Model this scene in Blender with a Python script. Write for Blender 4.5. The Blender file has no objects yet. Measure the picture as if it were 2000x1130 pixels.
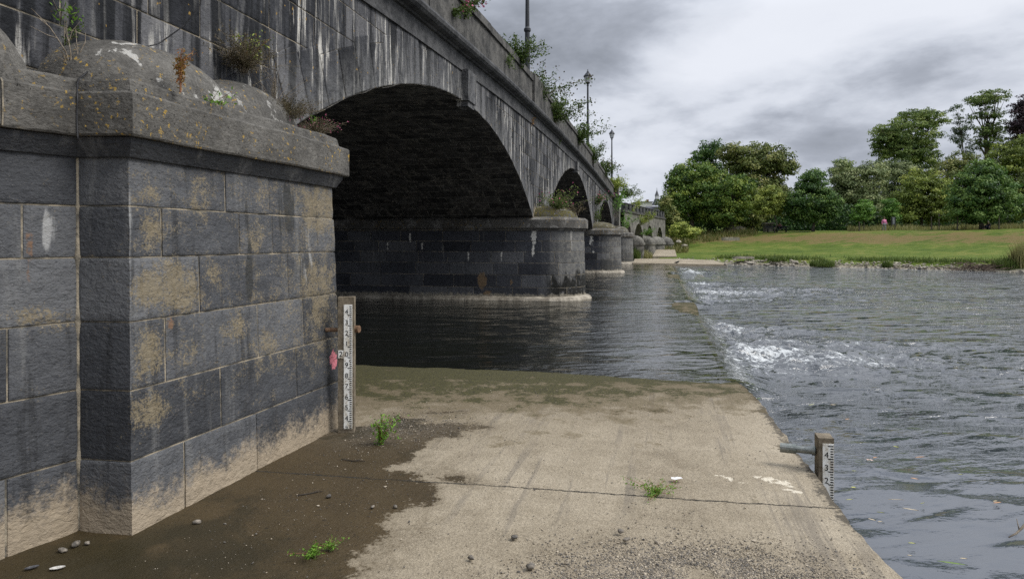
import bpy, math, random
import numpy as np
from mathutils import Vector, Matrix

R = math.radians
rng = np.random.default_rng(7)
random.seed(7)
scene = bpy.context.scene
C = scene.collection

# ------------------------------------------------------------------ camera
EYE = 2.08                       # metres above the lower pool
F = 1333.33                      # focal length in pixels of a 2000 px wide frame
HZ = 472.0
cam_data = bpy.data.cameras.new("camera")
cam_data.sensor_width = 36.0
cam_data.lens = 24.0
cam_data.shift_y = -(565.0 - HZ) / 2000.0
cam_data.clip_start = 0.05
cam_data.clip_end = 6000.0
cam = bpy.data.objects.new("camera", cam_data)
cam.location = (0, 0, EYE)
cam.rotation_euler = (R(90), 0, 0)
C.objects.link(cam)
scene.camera = cam

# ------------------------------------------------------------------ light
SUN_EL, SUN_AZ = R(50), R(102)     # azimuth clockwise from +Y
world = bpy.data.worlds.new("World")
scene.world = world
world.use_nodes = True
sun_data = bpy.data.lights.new("sun", 'SUN')
sun_data.energy = 2.7
sun_data.angle = R(28)
sun_data.color = (1.0, 0.96, 0.9)
sun = bpy.data.objects.new("sun", sun_data)
sd = Vector((math.sin(SUN_AZ) * math.cos(SUN_EL), math.cos(SUN_AZ) * math.cos(SUN_EL), math.sin(SUN_EL)))
sun.rotation_euler = (-sd).to_track_quat('-Z', 'Y').to_euler()
sun.location = (30, -10, 60)
C.objects.link(sun)
scene.view_settings.view_transform = 'Standard'
scene.view_settings.look = 'None'
scene.view_settings.exposure = 0.1
scene.view_settings.gamma = 1.0
scene.render.engine = 'CYCLES'
scene.cycles.max_bounces = 6
scene.cycles.use_denoising = False


# ------------------------------------------------------------------ node helper
class NT:
    def __init__(s, tree):
        s.t = tree; s.n = tree.nodes; s.l = tree.links

    def put(s, sock, v):
        if v is None: return
        if isinstance(v, bpy.types.NodeSocket): s.l.new(v, sock)
        else:
            if sock.type == 'RGBA' and len(v) == 3: v = (*v, 1)
            sock.default_value = v

    def node(s, t, **kw):
        n = s.n.new(t)
        for k, v in kw.items(): setattr(n, k, v)
        return n

    def pos(s): return s.node('ShaderNodeNewGeometry').outputs['Position']
    def objc(s): return s.node('ShaderNodeTexCoord').outputs['Object']

    def attr(s, name): return s.node('ShaderNodeAttribute', attribute_name=name).outputs['Fac']

    def map(s, v, scale=(1, 1, 1), rot=(0, 0, 0), loc=(0, 0, 0)):
        n = s.node('ShaderNodeMapping'); s.put(n.inputs['Vector'], v)
        n.inputs['Scale'].default_value = scale; n.inputs['Rotation'].default_value = rot; n.inputs['Location'].default_value = loc
        return n.outputs[0]

    def noise(s, v, scale=1., detail=4., rough=.55, dist=0.):
        n = s.node('ShaderNodeTexNoise'); s.put(n.inputs['Vector'], v)
        n.inputs['Scale'].default_value = scale; n.inputs['Detail'].default_value = detail
        n.inputs['Roughness'].default_value = rough; n.inputs['Distortion'].default_value = dist
        return n.outputs['Fac']

    def vor(s, v, scale=1., feature='F1', out='Distance', rand=1.):
        n = s.node('ShaderNodeTexVoronoi', feature=feature); s.put(n.inputs['Vector'], v)
        n.inputs['Scale'].default_value = scale; n.inputs['Randomness'].default_value = rand
        return n.outputs[out]

    def m(s, op, a, b=None, c=None, clamp=False):
        n = s.node('ShaderNodeMath', operation=op, use_clamp=clamp)
        s.put(n.inputs[0], a); s.put(n.inputs[1], b); s.put(n.inputs[2], c)
        return n.outputs[0]

    def sm(s, v, lo, hi, a=0., b=1.):
        n = s.node('ShaderNodeMapRange', interpolation_type='SMOOTHSTEP'); s.put(n.inputs['Value'], v)
        n.inputs['From Min'].default_value = lo; n.inputs['From Max'].default_value = hi
        n.inputs['To Min'].default_value = a; n.inputs['To Max'].default_value = b
        return n.outputs[0]

    def lin(s, v, lo, hi, a=0., b=1.):
        n = s.node('ShaderNodeMapRange'); s.put(n.inputs['Value'], v)
        n.inputs['From Min'].default_value = lo; n.inputs['From Max'].default_value = hi
        n.inputs['To Min'].default_value = a; n.inputs['To Max'].default_value = b
        return n.outputs[0]

    def ramp(s, f, pts):
        n = s.node('ShaderNodeValToRGB'); s.put(n.inputs[0], f)
        e = n.color_ramp.elements
        while len(e) < len(pts): e.new(.5)
        for k, (p, c) in enumerate(pts):
            e[k].position = p; e[k].color = (*c, 1) if len(c) == 3 else c
        return n.outputs[0]

    def mix(s, f, a, b, blend='MIX'):
        n = s.node('ShaderNodeMix', data_type='RGBA', blend_type=blend)
        s.put(n.inputs[0], f); s.put(n.inputs[6], a); s.put(n.inputs[7], b)
        return n.outputs[2]

    def bump(s, h, strength=1., dist=.01, normal=None):
        n = s.node('ShaderNodeBump'); s.put(n.inputs['Height'], h)
        n.inputs['Strength'].default_value = strength; n.inputs['Distance'].default_value = dist
        if normal is not None: s.put(n.inputs['Normal'], normal)
        return n.outputs[0]

    def sep(s, v):
        n = s.node('ShaderNodeSeparateXYZ'); s.put(n.inputs[0], v); return n.outputs

    def comb(s, x, y, z):
        n = s.node('ShaderNodeCombineXYZ'); s.put(n.inputs[0], x); s.put(n.inputs[1], y); s.put(n.inputs[2], z); return n.outputs[0]


def material(name):
    m = bpy.data.materials.new(name); m.use_nodes = True
    m.node_tree.nodes.clear()
    return m, NT(m.node_tree)


def finish(m, g, col, rough=.8, normal=None, spec=.5, metal=0., ior=1.45, transl=0.):
    b = g.node('ShaderNodeBsdfPrincipled')
    g.put(b.inputs['Base Color'], col); g.put(b.inputs['Roughness'], rough)
    g.put(b.inputs['Specular IOR Level'], spec); g.put(b.inputs['Metallic'], metal)
    g.put(b.inputs['IOR'], ior)
    if normal is not None: g.put(b.inputs['Normal'], normal)
    o = g.node('ShaderNodeOutputMaterial')
    s = b.outputs[0]
    if transl:
        t = g.node('ShaderNodeBsdfTranslucent'); g.put(t.inputs[0], col)
        x = g.node('ShaderNodeMixShader'); x.inputs[0].default_value = transl
        g.l.new(s, x.inputs[1]); g.l.new(t.outputs[0], x.inputs[2]); s = x.outputs[0]
    g.l.new(s, o.inputs[0])
    return m


# ------------------------------------------------------------------ sky: real sky behind a broken deck of cloud
SKY_A, SKY_B = 4.44, 3.3


def build_sky():
    g = NT(world.node_tree); g.n.clear()
    d = g.node('ShaderNodeTexCoord').outputs['Generated']
    sky = g.node('ShaderNodeTexSky', sky_type='NISHITA')
    sky.sun_disc = False; sky.sun_elevation = SUN_EL; sky.sun_rotation = SUN_AZ
    x, y, z = g.sep(d)
    p = g.map(g.comb(x, y, g.m('MULTIPLY', z, 2.5)), (1, 1, 1), (0, R(16), 0), (SKY_A, SKY_B, .4))
    big = g.noise(p, 1.55, 2., .5, .1)
    mid = g.noise(p, 3.6, 7., .54, .25)
    fine = g.noise(p, 11., 6., .58, .2)
    f = g.m('ADD', g.m('MULTIPLY', big, .52), g.m('ADD', g.m('MULTIPLY', mid, .46), g.m('MULTIPLY', fine, .09)))
    # the cloud deck is thinner (brighter) toward the river side
    f = g.m('ADD', f, g.m('MULTIPLY', x, .15))
    col = g.ramp(f, [(.40, (.20, .22, .26)), (.475, (.275, .30, .35)), (.525, (.38, .41, .475)), (.56, (.52, .555, .63)), (.60, (.66, .695, .77)), (.67, (.76, .79, .86)), (1.0, (.84, .87, .93))])
    col = g.mix(g.sm(z, .0, .10, .35, 0.), col, (.56, .60, .67))
    lum = g.lin(z, .30, 1.0, 1.0, 3.0)                    # an overcast sky is brightest overhead
    col = g.mix(1.0, col, g.comb(lum, lum, lum), 'MULTIPLY')
    blue = g.mix(1.0, sky.outputs[0], (.10, .10, .10), 'MULTIPLY')
    hole = g.sm(g.m('SUBTRACT', g.m('ADD', mid, g.m('MULTIPLY', x, .10)), g.m('MULTIPLY', g.noise(p, 5., 2.), .5)), .50, .64, 0., .45)
    col = g.mix(hole, col, blue)
    bg = g.node('ShaderNodeBackground'); g.put(bg.inputs[0], col); bg.inputs[1].default_value = 1.0
    o = g.node('ShaderNodeOutputWorld'); g.l.new(bg.outputs[0], o.inputs[0])


build_sky()


# ------------------------------------------------------------------ geometry helpers
def at(px, py, Y):
    """the world point that stands Y metres ahead in the direction of a photograph pixel"""
    return np.array(((px - 1000) / F * Y, Y, EYE - (py - HZ) / F * Y))


def onz(px, py, z):
    """the world point at height z in the direction of a photograph pixel"""
    return at(px, py, F * (EYE - z) / (py - HZ))


def proj(p):
    p = np.asarray(p, float)
    return 1000 + F * p[..., 0] / p[..., 1], HZ + F * (EYE - p[..., 2]) / p[..., 1]


# bridge frame: u runs along the bridge away from us, v out toward the river, z up
UD = np.array((.2125, .9772)); VD = np.array((.9772, -.2125)); BO = np.array((-4.09, 0.0))
BROT = math.atan2(.2125, .9772)


def B(u, v, z):
    u, v, z = np.broadcast_arrays(np.asarray(u, float), np.asarray(v, float), np.asarray(z, float))
    return np.stack((BO[0] + u * UD[0] + v * VD[0], BO[1] + u * UD[1] + v * VD[1], z), -1)


def uv_of(x, y):
    dx = x - BO[0]; dy = y - BO[1]
    return dx * UD[0] + dy * UD[1], dx * VD[0] + dy * VD[1]


def smooth01(x): x = np.clip(x, 0, 1); return x * x * (3 - 2 * x)


class MB:
    """collects faces, then links them as ONE mesh object"""
    def __init__(s): s.v = []; s.f = []; s.a = {}; s.n = 0; s.fn = 0

    def add(s, verts, faces, **attrs):
        verts = np.asarray(verts, float).reshape(-1, 3)
        k = s.n
        s.v.append(verts); s.f.extend([tuple(int(i) + k for i in f) for f in faces])
        for name in set(list(attrs) + list(s.a)):
            lst = s.a.setdefault(name, [np.zeros(k)] if k else [])
            val = attrs.get(name, 0.)
            lst.append(np.broadcast_to(np.asarray(val, float), (len(verts),)))
        s.n += len(verts)

    def box(s, lo, hi, **at_):
        x0, y0, z0 = lo; x1, y1, z1 = hi
        s.add([(x0, y0, z0), (x1, y0, z0), (x1, y1, z0), (x0, y1, z0), (x0, y0, z1), (x1, y0, z1), (x1, y1, z1), (x0, y1, z1)],
              [(0, 3, 2, 1), (4, 5, 6, 7), (0, 1, 5, 4), (1, 2, 6, 5), (2, 3, 7, 6), (3, 0, 4, 7)], **at_)

    def bbox(s, u0, u1, v0, v1, z0, z1, **at_):
        P = B([u0, u1, u1, u0] * 2, [v0, v0, v1, v1] * 2, [z0] * 4 + [z1] * 4)
        s.add(P, [(0, 1, 2, 3), (7, 6, 5, 4), (4, 5, 1, 0), (5, 6, 2, 1), (6, 7, 3, 2), (7, 4, 0, 3)], **at_)

    def grid(s, P, flip=False, **at_):
        P = np.asarray(P, float); n, m_ = P.shape[:2]
        idx = np.arange(n * m_).reshape(n, m_)
        q = np.stack((idx[:-1, :-1], idx[1:, :-1], idx[1:, 1:], idx[:-1, 1:]), -1).reshape(-1, 4)
        if flip: q = q[:, ::-1]
        s.add(P.reshape(-1, 3), q.tolist(), **{k: np.asarray(v).reshape(-1) if np.ndim(v) else v for k, v in at_.items()})

    def tube(s, pts, radii, n=6, cap=True, **at_):
        pts = np.asarray(pts, float); radii = np.broadcast_to(np.asarray(radii, float), (len(pts),))
        d = np.gradient(pts, axis=0); d /= np.linalg.norm(d, axis=1)[:, None] + 1e-9
        ref = np.array((0, 0, 1.)) if abs(d[:, 2]).mean() < .9 else np.array((1., 0, 0))
        a = np.cross(d, ref); a /= np.linalg.norm(a, axis=1)[:, None] + 1e-9
        b = np.cross(d, a)
        th = np.linspace(0, 2 * np.pi, n, endpoint=False)
        P = pts[:, None] + radii[:, None, None] * (np.cos(th)[None, :, None] * a[:, None] + np.sin(th)[None, :, None] * b[:, None])
        k = len(pts); faces = []
        for i in range(k - 1):
            for j in range(n):
                j2 = (j + 1) % n
                faces.append((i * n + j, i * n + j2, (i + 1) * n + j2, (i + 1) * n + j))
        if cap: faces += [tuple(range(n - 1, -1, -1)), tuple((k - 1) * n + j for j in range(n))]
        s.add(P.reshape(-1, 3), faces, **at_)

    def lathe(s, prof, n=12, c=(0, 0, 0), **at_):
        prof = np.asarray(prof, float); th = np.linspace(0, 2 * np.pi, n, endpoint=False)
        P = np.stack((prof[:, 0][:, None] * np.cos(th), prof[:, 0][:, None] * np.sin(th), np.repeat(prof[:, 1][:, None], n, 1)), -1) + np.array(c)
        k = len(prof); faces = []
        for i in range(k - 1):
            for j in range(n):
                j2 = (j + 1) % n
                faces.append((i * n + j, i * n + j2, (i + 1) * n + j2, (i + 1) * n + j))
        faces += [tuple(range(n - 1, -1, -1)), tuple((k - 1) * n + j for j in range(n))]
        s.add(P.reshape(-1, 3), faces, **at_)

    def sweep(s, prof, us, zoff, closed=False, **at_):
        """profile of (v, dz) carried along the bridge at heights zoff(u)"""
        prof = np.asarray(prof, float); us = np.asarray(us, float)
        if closed: prof = np.vstack((prof, prof[:1]))
        zo = np.array([zoff(u) for u in us])
        P = B(us[:, None], prof[None, :, 0], zo[:, None] + prof[None, :, 1])
        s.grid(P, **at_)
        if closed:
            k = len(prof) - 1
            s.add(P[0, :k], [tuple(range(k))], **at_); s.add(P[-1, :k], [tuple(range(k - 1, -1, -1))], **at_)

    def build(s, name, mat, parent=None, smooth=False, local=False):
        v = np.concatenate(s.v) if s.v else np.zeros((0, 3))
        if parent is not None and not local:
            q_ = parent
            while q_ is not None: v = v - np.array(q_.location); q_ = q_.parent
        me = bpy.data.meshes.new(name)
        me.from_pydata(v.tolist(), [], s.f)
        for k, lst in s.a.items():
            at_ = me.attributes.new(k, 'FLOAT', 'POINT')
            at_.data.foreach_set('value', np.concatenate(lst).astype(np.float32))
        if smooth: me.polygons.foreach_set('use_smooth', [True] * len(me.polygons))
        me.update()
        if mat is not None: me.materials.append(mat)
        o = bpy.data.objects.new(name, me); C.objects.link(o)
        if parent is not None: o.parent = parent
        return o


def empty(name, loc=(0, 0, 0)):
    o = bpy.data.objects.new(name, None); o.empty_display_size = .2
    o.location = tuple(float(c) for c in loc); C.objects.link(o); return o


def tag(o, label=None, cat=None, group=None, kind=None):
    if label: o['label'] = label
    if cat: o['category'] = cat
    if group: o['group'] = group
    if kind: o['kind'] = kind
    return o


def copy_tree(o, parent=None):
    c = o.copy(); C.objects.link(c)
    if parent is not None: c.parent = parent
    for ch in list(o.children): copy_tree(ch, c)
    return c


_ns = np.random.default_rng(11).random((64, 64, 64))


def vnoise(x, y, z=0.):
    """cheap value noise on arrays, 0..1"""
    x, y, z = np.broadcast_arrays(np.asarray(x, float), np.asarray(y, float), np.asarray(z, float))
    xi, yi, zi = np.floor(x).astype(int), np.floor(y).astype(int), np.floor(z).astype(int)
    fx, fy, fz = smooth01(x - xi), smooth01(y - yi), smooth01(z - zi)
    r = 0
    for a in (0, 1):
        for b in (0, 1):
            for c in (0, 1):
                w = (fx if a else 1 - fx) * (fy if b else 1 - fy) * (fz if c else 1 - fz)
                r = r + w * _ns[(xi + a) % 64, (yi + b) % 64, (zi + c) % 64]
    return r


def fbm(x, y, z=0., o=4):
    r = 0; a = .5; k = 1.; t = 0
    for i in range(o):
        r = r + a * vnoise(x * k + 3.7 * i, y * k + 9.1 * i, z * k); t += a; a *= .5; k *= 2.03
    return r / t


def sd_poly(x, y, poly):
    """signed distance to a polygon, negative inside"""
    poly = np.asarray(poly, float); d = np.full(x.shape, 1e9); inside = np.zeros(x.shape, bool)
    for (x0, y0), (x1, y1) in zip(poly, np.roll(poly, -1, 0)):
        ex, ey = x1 - x0, y1 - y0
        t = np.clip(((x - x0) * ex + (y - y0) * ey) / (ex * ex + ey * ey + 1e-12), 0, 1)
        d = np.minimum(d, np.hypot(x - x0 - t * ex, y - y0 - t * ey))
        cr = ((y0 > y) != (y1 > y)) & (x < ex * (y - y0) / (ey if abs(ey) > 1e-12 else 1e-12) + x0)
        inside ^= cr
    return np.where(inside, -d, d)


# ------------------------------------------------------------------ materials
def bridge_coords(g): return g.map(g.pos(), (1, 1, 1), (0, 0, BROT))


def mat_pier():
    m, g = material("limestone_ashlar")
    p = bridge_coords(g)
    n1 = g.noise(p, 2.2, 5., .6); n2 = g.noise(p, 14., 5., .65); n3 = g.noise(g.map(p, (1, 1, 1.8)), 42., 4., .6)
    tone = g.attr('tone')
    n0 = g.noise(p, .9, 4., .6)
    f = g.m('ADD', g.m('MULTIPLY', n1, .40), g.m('ADD', g.m('MULTIPLY', n0, .22), g.m('ADD', g.m('MULTIPLY', n2, .28), g.m('MULTIPLY', tone, .36))))
    col = g.ramp(f, [(.35, (.026, .028, .032)), (.60, (.060, .063, .069)), (.88, (.125, .128, .133))])
    # old grime running down from each bed joint
    gv = g.noise(g.map(p, (9., 9., .7)), 1., 5., .65, .2)
    col = g.mix(g.sm(gv, .54, .68, 0, .7), col, (.026, .027, .029))
    col = g.mix(g.sm(g.noise(g.map(p, (5., 5., .5), (0, 0, 0), (5, 2, 1)), 1., 5., .65, .2), .54, .70, 0, .45), col, (.19, .19, .185))
    # small pale pits
    col = g.mix(g.sm(g.noise(p, 75., 4., .75), .60, .72, 0, .5), col, (.24, .225, .20))
    col = g.mix(g.sm(g.noise(g.map(p, (1, 1, 1.7)), 38., 4., .7), .46, .34, 0, .55), col, (.022, .024, .030))
    # tan lichen
    li = g.m('ADD', g.attr('lichen'), g.m('ADD', g.lin(g.noise(p, 7., 6., .75), .3, .7, -.50, .42), g.lin(g.noise(p, 60., 5., .75), .3, .7, -.50, .50)))
    spots = g.sm(g.vor(p, 26.), .10, .05, 0, 1)
    lf = g.sm(li, .34, .78, 0, .74)
    lc = g.mix(g.noise(p, 30., 3.), (.110, .094, .060), (.30, .240, .145))
    col = g.mix(lf, col, lc)
    col = g.mix(g.m('MULTIPLY', spots, g.sm(li, .30, .5, 0, .7)), col, (.45, .36, .22))
    # lime run-off
    vs = g.noise(g.map(p, (14, 14, 1.1)), 1., 5., .6)
    col = g.mix(g.m('MULTIPLY', g.sm(g.m('ADD', g.attr('drip'), g.lin(vs, .3, .7, -.35, .35)), .45, .75), .65), col, (.40, .40, .39))
    col = g.mix(g.m('MULTIPLY', g.sm(g.m('ADD', g.attr('black'), g.lin(vs, .3, .7, -.3, .3)), .42, .62), .8), col, (.028, .029, .028))
    col = g.mix(g.sm(g.m('ADD', g.attr('rust'), g.lin(n2, .3, .7, -.3, .3)), .45, .7, 0, .75), col, (.19, .105, .055))
    # silt left by floods
    si = g.m('ADD', g.attr('silt'), g.m('ADD', g.lin(n1, .3, .7, -.09, .09), g.lin(n2, .3, .7, -.06, .06)))
    sc = g.mix(n2, (.24, .195, .135), (.42, .34, .24))
    col = g.mix(g.sm(g.m('ADD', si, g.lin(g.noise(p, 40., 4., .7), .3, .7, -.07, .07)), -.10, .12, 0, .86), col, sc)
    # sprayed survey mark
    col = g.mix(g.sm(g.m('ADD', g.attr('pink'), g.lin(n3, .3, .7, -.2, .2)), .42, .55, 0, .9), col, (.62, .20, .24))
    h = g.m('ADD', g.m('MULTIPLY', g.noise(g.map(p, (1, 1, 1.6)), 26., 4., .55, .6), 1.0), g.m('MULTIPLY', g.noise(p, 90., 3.), .25))
    nb = g.bump(h, .75, .018)
    return finish(m, g, col, g.lin(n2, .3, .7, .62, .9), nb, .35)


def mat_mortar():
    m, g = material("lime_mortar")
    p = g.pos(); n = g.noise(p, 7., 5.); n2 = g.noise(p, 38., 4., .7)
    col = g.mix(g.sm(n, .35, .62), (.085, .080, .068), (.36, .31, .23))
    col = g.mix(g.sm(n2, .60, .72, 0, .7), col, (.07, .068, .06))
    return finish(m, g, col, .9, g.bump(n2, .9, .012), .2)


def mat_cap():
    m, g = material("weathered_cap_stone")
    p = bridge_coords(g)
    n1 = g.noise(p, 1.9, 5., .6); n2 = g.noise(p, 12., 6., .7); n3 = g.noise(p, 48., 4., .65)
    f = g.m('ADD', g.m('MULTIPLY', n1, .5), g.m('ADD', g.m('MULTIPLY', n2, .35), g.m('MULTIPLY', n3, .25)))
    col = g.ramp(f, [(.33, (.030, .028, .025)), (.53, (.086, .082, .074)), (.75, (.185, .176, .158))])
    col = g.mix(g.sm(g.noise(g.map(p, (1, 1, 1), (0, 0, 0), (4.4, 1.3, 2)), 3.6, 5., .6, .2), .575, .605, 0, .8), col, g.mix(g.attr('white'), col, (.44, .43, .40)))
    yl = g.m('MULTIPLY', g.sm(g.noise(p, 26., 3., .6), .60, .66), g.sm(g.noise(p, 2.6, 3.), .44, .56))
    col = g.mix(g.m('MULTIPLY', yl, .85), col, (.38, .25, .055))
    col = g.mix(g.m('MULTIPLY', g.attr('moss'), g.sm(n2, .42, .55)), col, g.mix(n3, (.05, .055, .012), (.16, .13, .03)))
    pits = g.sm(g.noise(p, 34., 2., .6), .68, .74)
    col = g.mix(g.m('MULTIPLY', pits, .7), col, (.02, .02, .018))
    h = g.m('ADD', g.m('MULTIPLY', g.noise(g.map(p, (1, 1, 1.6)), 24., 5., .65), 1.), g.m('MULTIPLY', pits, -.5))
    return finish(m, g, col, .88, g.bump(h, .9, .02), .25)


def mat_spandrel():
    m, g = material("streaked_spandrel_stone")
    p = bridge_coords(g)
    n1 = g.noise(p, .8, 4., .6); n2 = g.noise(p, 9., 5., .65); n3 = g.noise(p, 34., 4., .6)
    tone = g.attr('tone')
    f = g.m('ADD', g.m('MULTIPLY', n1, .45), g.m('ADD', g.m('MULTIPLY', n2, .28), g.m('MULTIPLY', tone, .52)))
    col = g.ramp(f, [(.34, (.012, .013, .016)), (.56, (.034, .036, .042)), (.86, (.115, .115, .12))])
    # run-off: black and white vertical streaks
    s1 = g.noise(g.map(p, (2., 3.6, .36), (0, 0, 0), (0, 3.3, .4)), 1., 6., .68, .25)
    s2 = g.noise(g.map(p, (3., 10., .8), (0, 0, 0), (2, 1.1, 0)), 1., 5., .66, .25)
    s3 = g.noise(g.map(p, (2., 3.1, .22), (0, 0, 0), (2, 7.1, 5)), 1., 4., .55, .1)
    where = g.sm(g.noise(g.map(p, (.8, .8, .55), (0, 0, 0), (1, 4, 2)), 1.1, 4., .6), .40, .56, .12, 1.)
    grey = g.m('MULTIPLY', where, g.sm(g.m('ADD', g.m('MULTIPLY', s1, .6), g.m('MULTIPLY', s3, .4)), .51, .62, 0, .70))
    col = g.mix(grey, col, g.mix(n2, (.085, .085, .086), (.25, .245, .235)))
    col = g.mix(g.sm(g.m('ADD', g.m('MULTIPLY', s3, .55), g.m('MULTIPLY', s1, .45)), .52, .45, 0, .94), col, (.009, .010, .012))
    wf = g.m('MULTIPLY', g.sm(s2, .49, .58), g.sm(s1, .48, .56))
    col = g.mix(g.m('MULTIPLY', g.m('MULTIPLY', wf, where), .9), col, (.56, .54, .49))
    ring = g.attr('ring')
    col = g.mix(g.m('MULTIPLY', ring, g.sm(n2, .35, .6, .25, .75)), col, g.mix(n3, (.15, .15, .148), (.30, .30, .29)))
    yl = g.m('MULTIPLY', g.sm(g.noise(p, 13., 2., .5), .70, .75), .8)
    col = g.mix(yl, col, (.30, .19, .05))
    h = g.m('ADD', g.m('MULTIPLY', g.noise(p, 20., 5., .6), 1.), g.m('MULTIPLY', n3, .4))
    return finish(m, g, col, .86, g.bump(h, .9, .02), .25)


def mat_barrel():
    m, g = material("soot_dark_vault_stone")
    p = bridge_coords(g)
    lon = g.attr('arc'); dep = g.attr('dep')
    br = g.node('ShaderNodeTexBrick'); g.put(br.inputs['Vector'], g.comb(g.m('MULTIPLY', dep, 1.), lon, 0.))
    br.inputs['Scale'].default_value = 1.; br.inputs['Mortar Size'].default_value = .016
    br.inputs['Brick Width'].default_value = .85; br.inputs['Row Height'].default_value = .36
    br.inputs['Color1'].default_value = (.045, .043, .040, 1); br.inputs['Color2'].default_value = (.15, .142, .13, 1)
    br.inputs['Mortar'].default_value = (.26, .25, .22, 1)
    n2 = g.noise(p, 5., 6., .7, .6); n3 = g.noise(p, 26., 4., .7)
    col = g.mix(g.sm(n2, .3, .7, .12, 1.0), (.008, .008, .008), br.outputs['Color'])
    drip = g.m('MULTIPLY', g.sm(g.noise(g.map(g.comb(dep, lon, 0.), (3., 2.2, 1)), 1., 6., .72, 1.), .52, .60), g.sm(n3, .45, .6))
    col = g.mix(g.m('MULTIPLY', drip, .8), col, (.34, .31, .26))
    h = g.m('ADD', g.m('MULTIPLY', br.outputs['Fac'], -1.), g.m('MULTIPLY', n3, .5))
    return finish(m, g, col, .6, g.bump(h, .9, .03), .4)


def mat_pier_far():
    m, g = material("river_pier_ashlar")
    p = bridge_coords(g)
    n1 = g.noise(p, 1.1, 5., .6); n2 = g.noise(p, 8., 5., .65); n3 = g.noise(p, 30., 4., .6)
    tone = g.attr('tone'); x, y, z = g.sep(g.pos())
    f = g.m('ADD', g.m('MULTIPLY', n1, .42), g.m('ADD', g.m('MULTIPLY', n2, .26), g.m('MULTIPLY', tone, .45)))
    col = g.ramp(f, [(.28, (.020, .021, .026)), (.55, (.056, .059, .068)), (.85, (.135, .136, .14))])
    col = g.mix(g.m('MULTIPLY', g.attr('nose'), g.sm(n2, .3, .7, .15, .8)), col, (.185, .178, .155))
    s = g.noise(g.map(p, (3.5, 3.5, .45)), 1., 5., .6, .2)
    col = g.mix(g.m('MULTIPLY', g.sm(s, .60, .72), g.sm(z, 1.0, 2.6, .05, .7)), col, (.52, .50, .45))
    rust = g.m('MULTIPLY', g.sm(g.noise(g.map(p, (1.6, 1.6, .7)), 1.3, 5., .7, .4), .66, .72), g.sm(z, 1.7, .5))
    col = g.mix(g.m('MULTIPLY', rust, .75), col, (.24, .15, .075))
    col = g.mix(g.sm(g.m('ADD', g.attr('lime'), g.lin(n2, .3, .7, -.25, .25)), .45, .6), col, (.62, .60, .54))
    col = g.mix(g.sm(g.m('ADD', g.attr('brown'), g.lin(n2, .3, .7, -.25, .25)), .45, .6, 0, .8), col, (.20, .135, .075))
    # black weed at the flood line on the nose, pale scoured foot
    wd = g.m('MULTIPLY', g.sm(g.m('ADD', z, g.lin(s, .3, .7, -.35, .35)), 1.12, .92), g.attr('weed'))
    col = g.mix(g.m('MULTIPLY', wd, g.sm(n2, .36, .46)), col, (.012, .012, .010))
    col = g.mix(g.sm(g.m('ADD', z, g.lin(n2, .3, .7, -.08, .08)), .44, .34, 0, .8), col, (.30, .27, .21))
    return finish(m, g, col, .8, g.bump(g.m('ADD', n3, g.noise(p, 12., 4.)), .8, .02), .3)


def mat_simple(name, c0, c1, scale=6., rough=.8, bump=.5, dist=.01, spec=.3, metal=0., obj=False):
    m, g = material(name)
    p = g.objc() if obj else g.pos()
    n = g.noise(p, scale, 5., .6); n2 = g.noise(p, scale * 5, 4., .6)
    col = g.mix(g.sm(g.m('ADD', g.m('MULTIPLY', n, .65), g.m('MULTIPLY', n2, .35)), .35, .65), c0, c1)
    return finish(m, g, col, rough, g.bump(n2, bump, dist), spec, metal)


def mat_leaf(name, dark, mid, light, transl=.25, rough=.55):
    m, g = material(name)
    col = g.ramp(g.attr('tone'), [(0., dark), (.5, mid), (1., light)])
    return finish(m, g, col, rough, None, .3, transl=transl)


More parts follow.
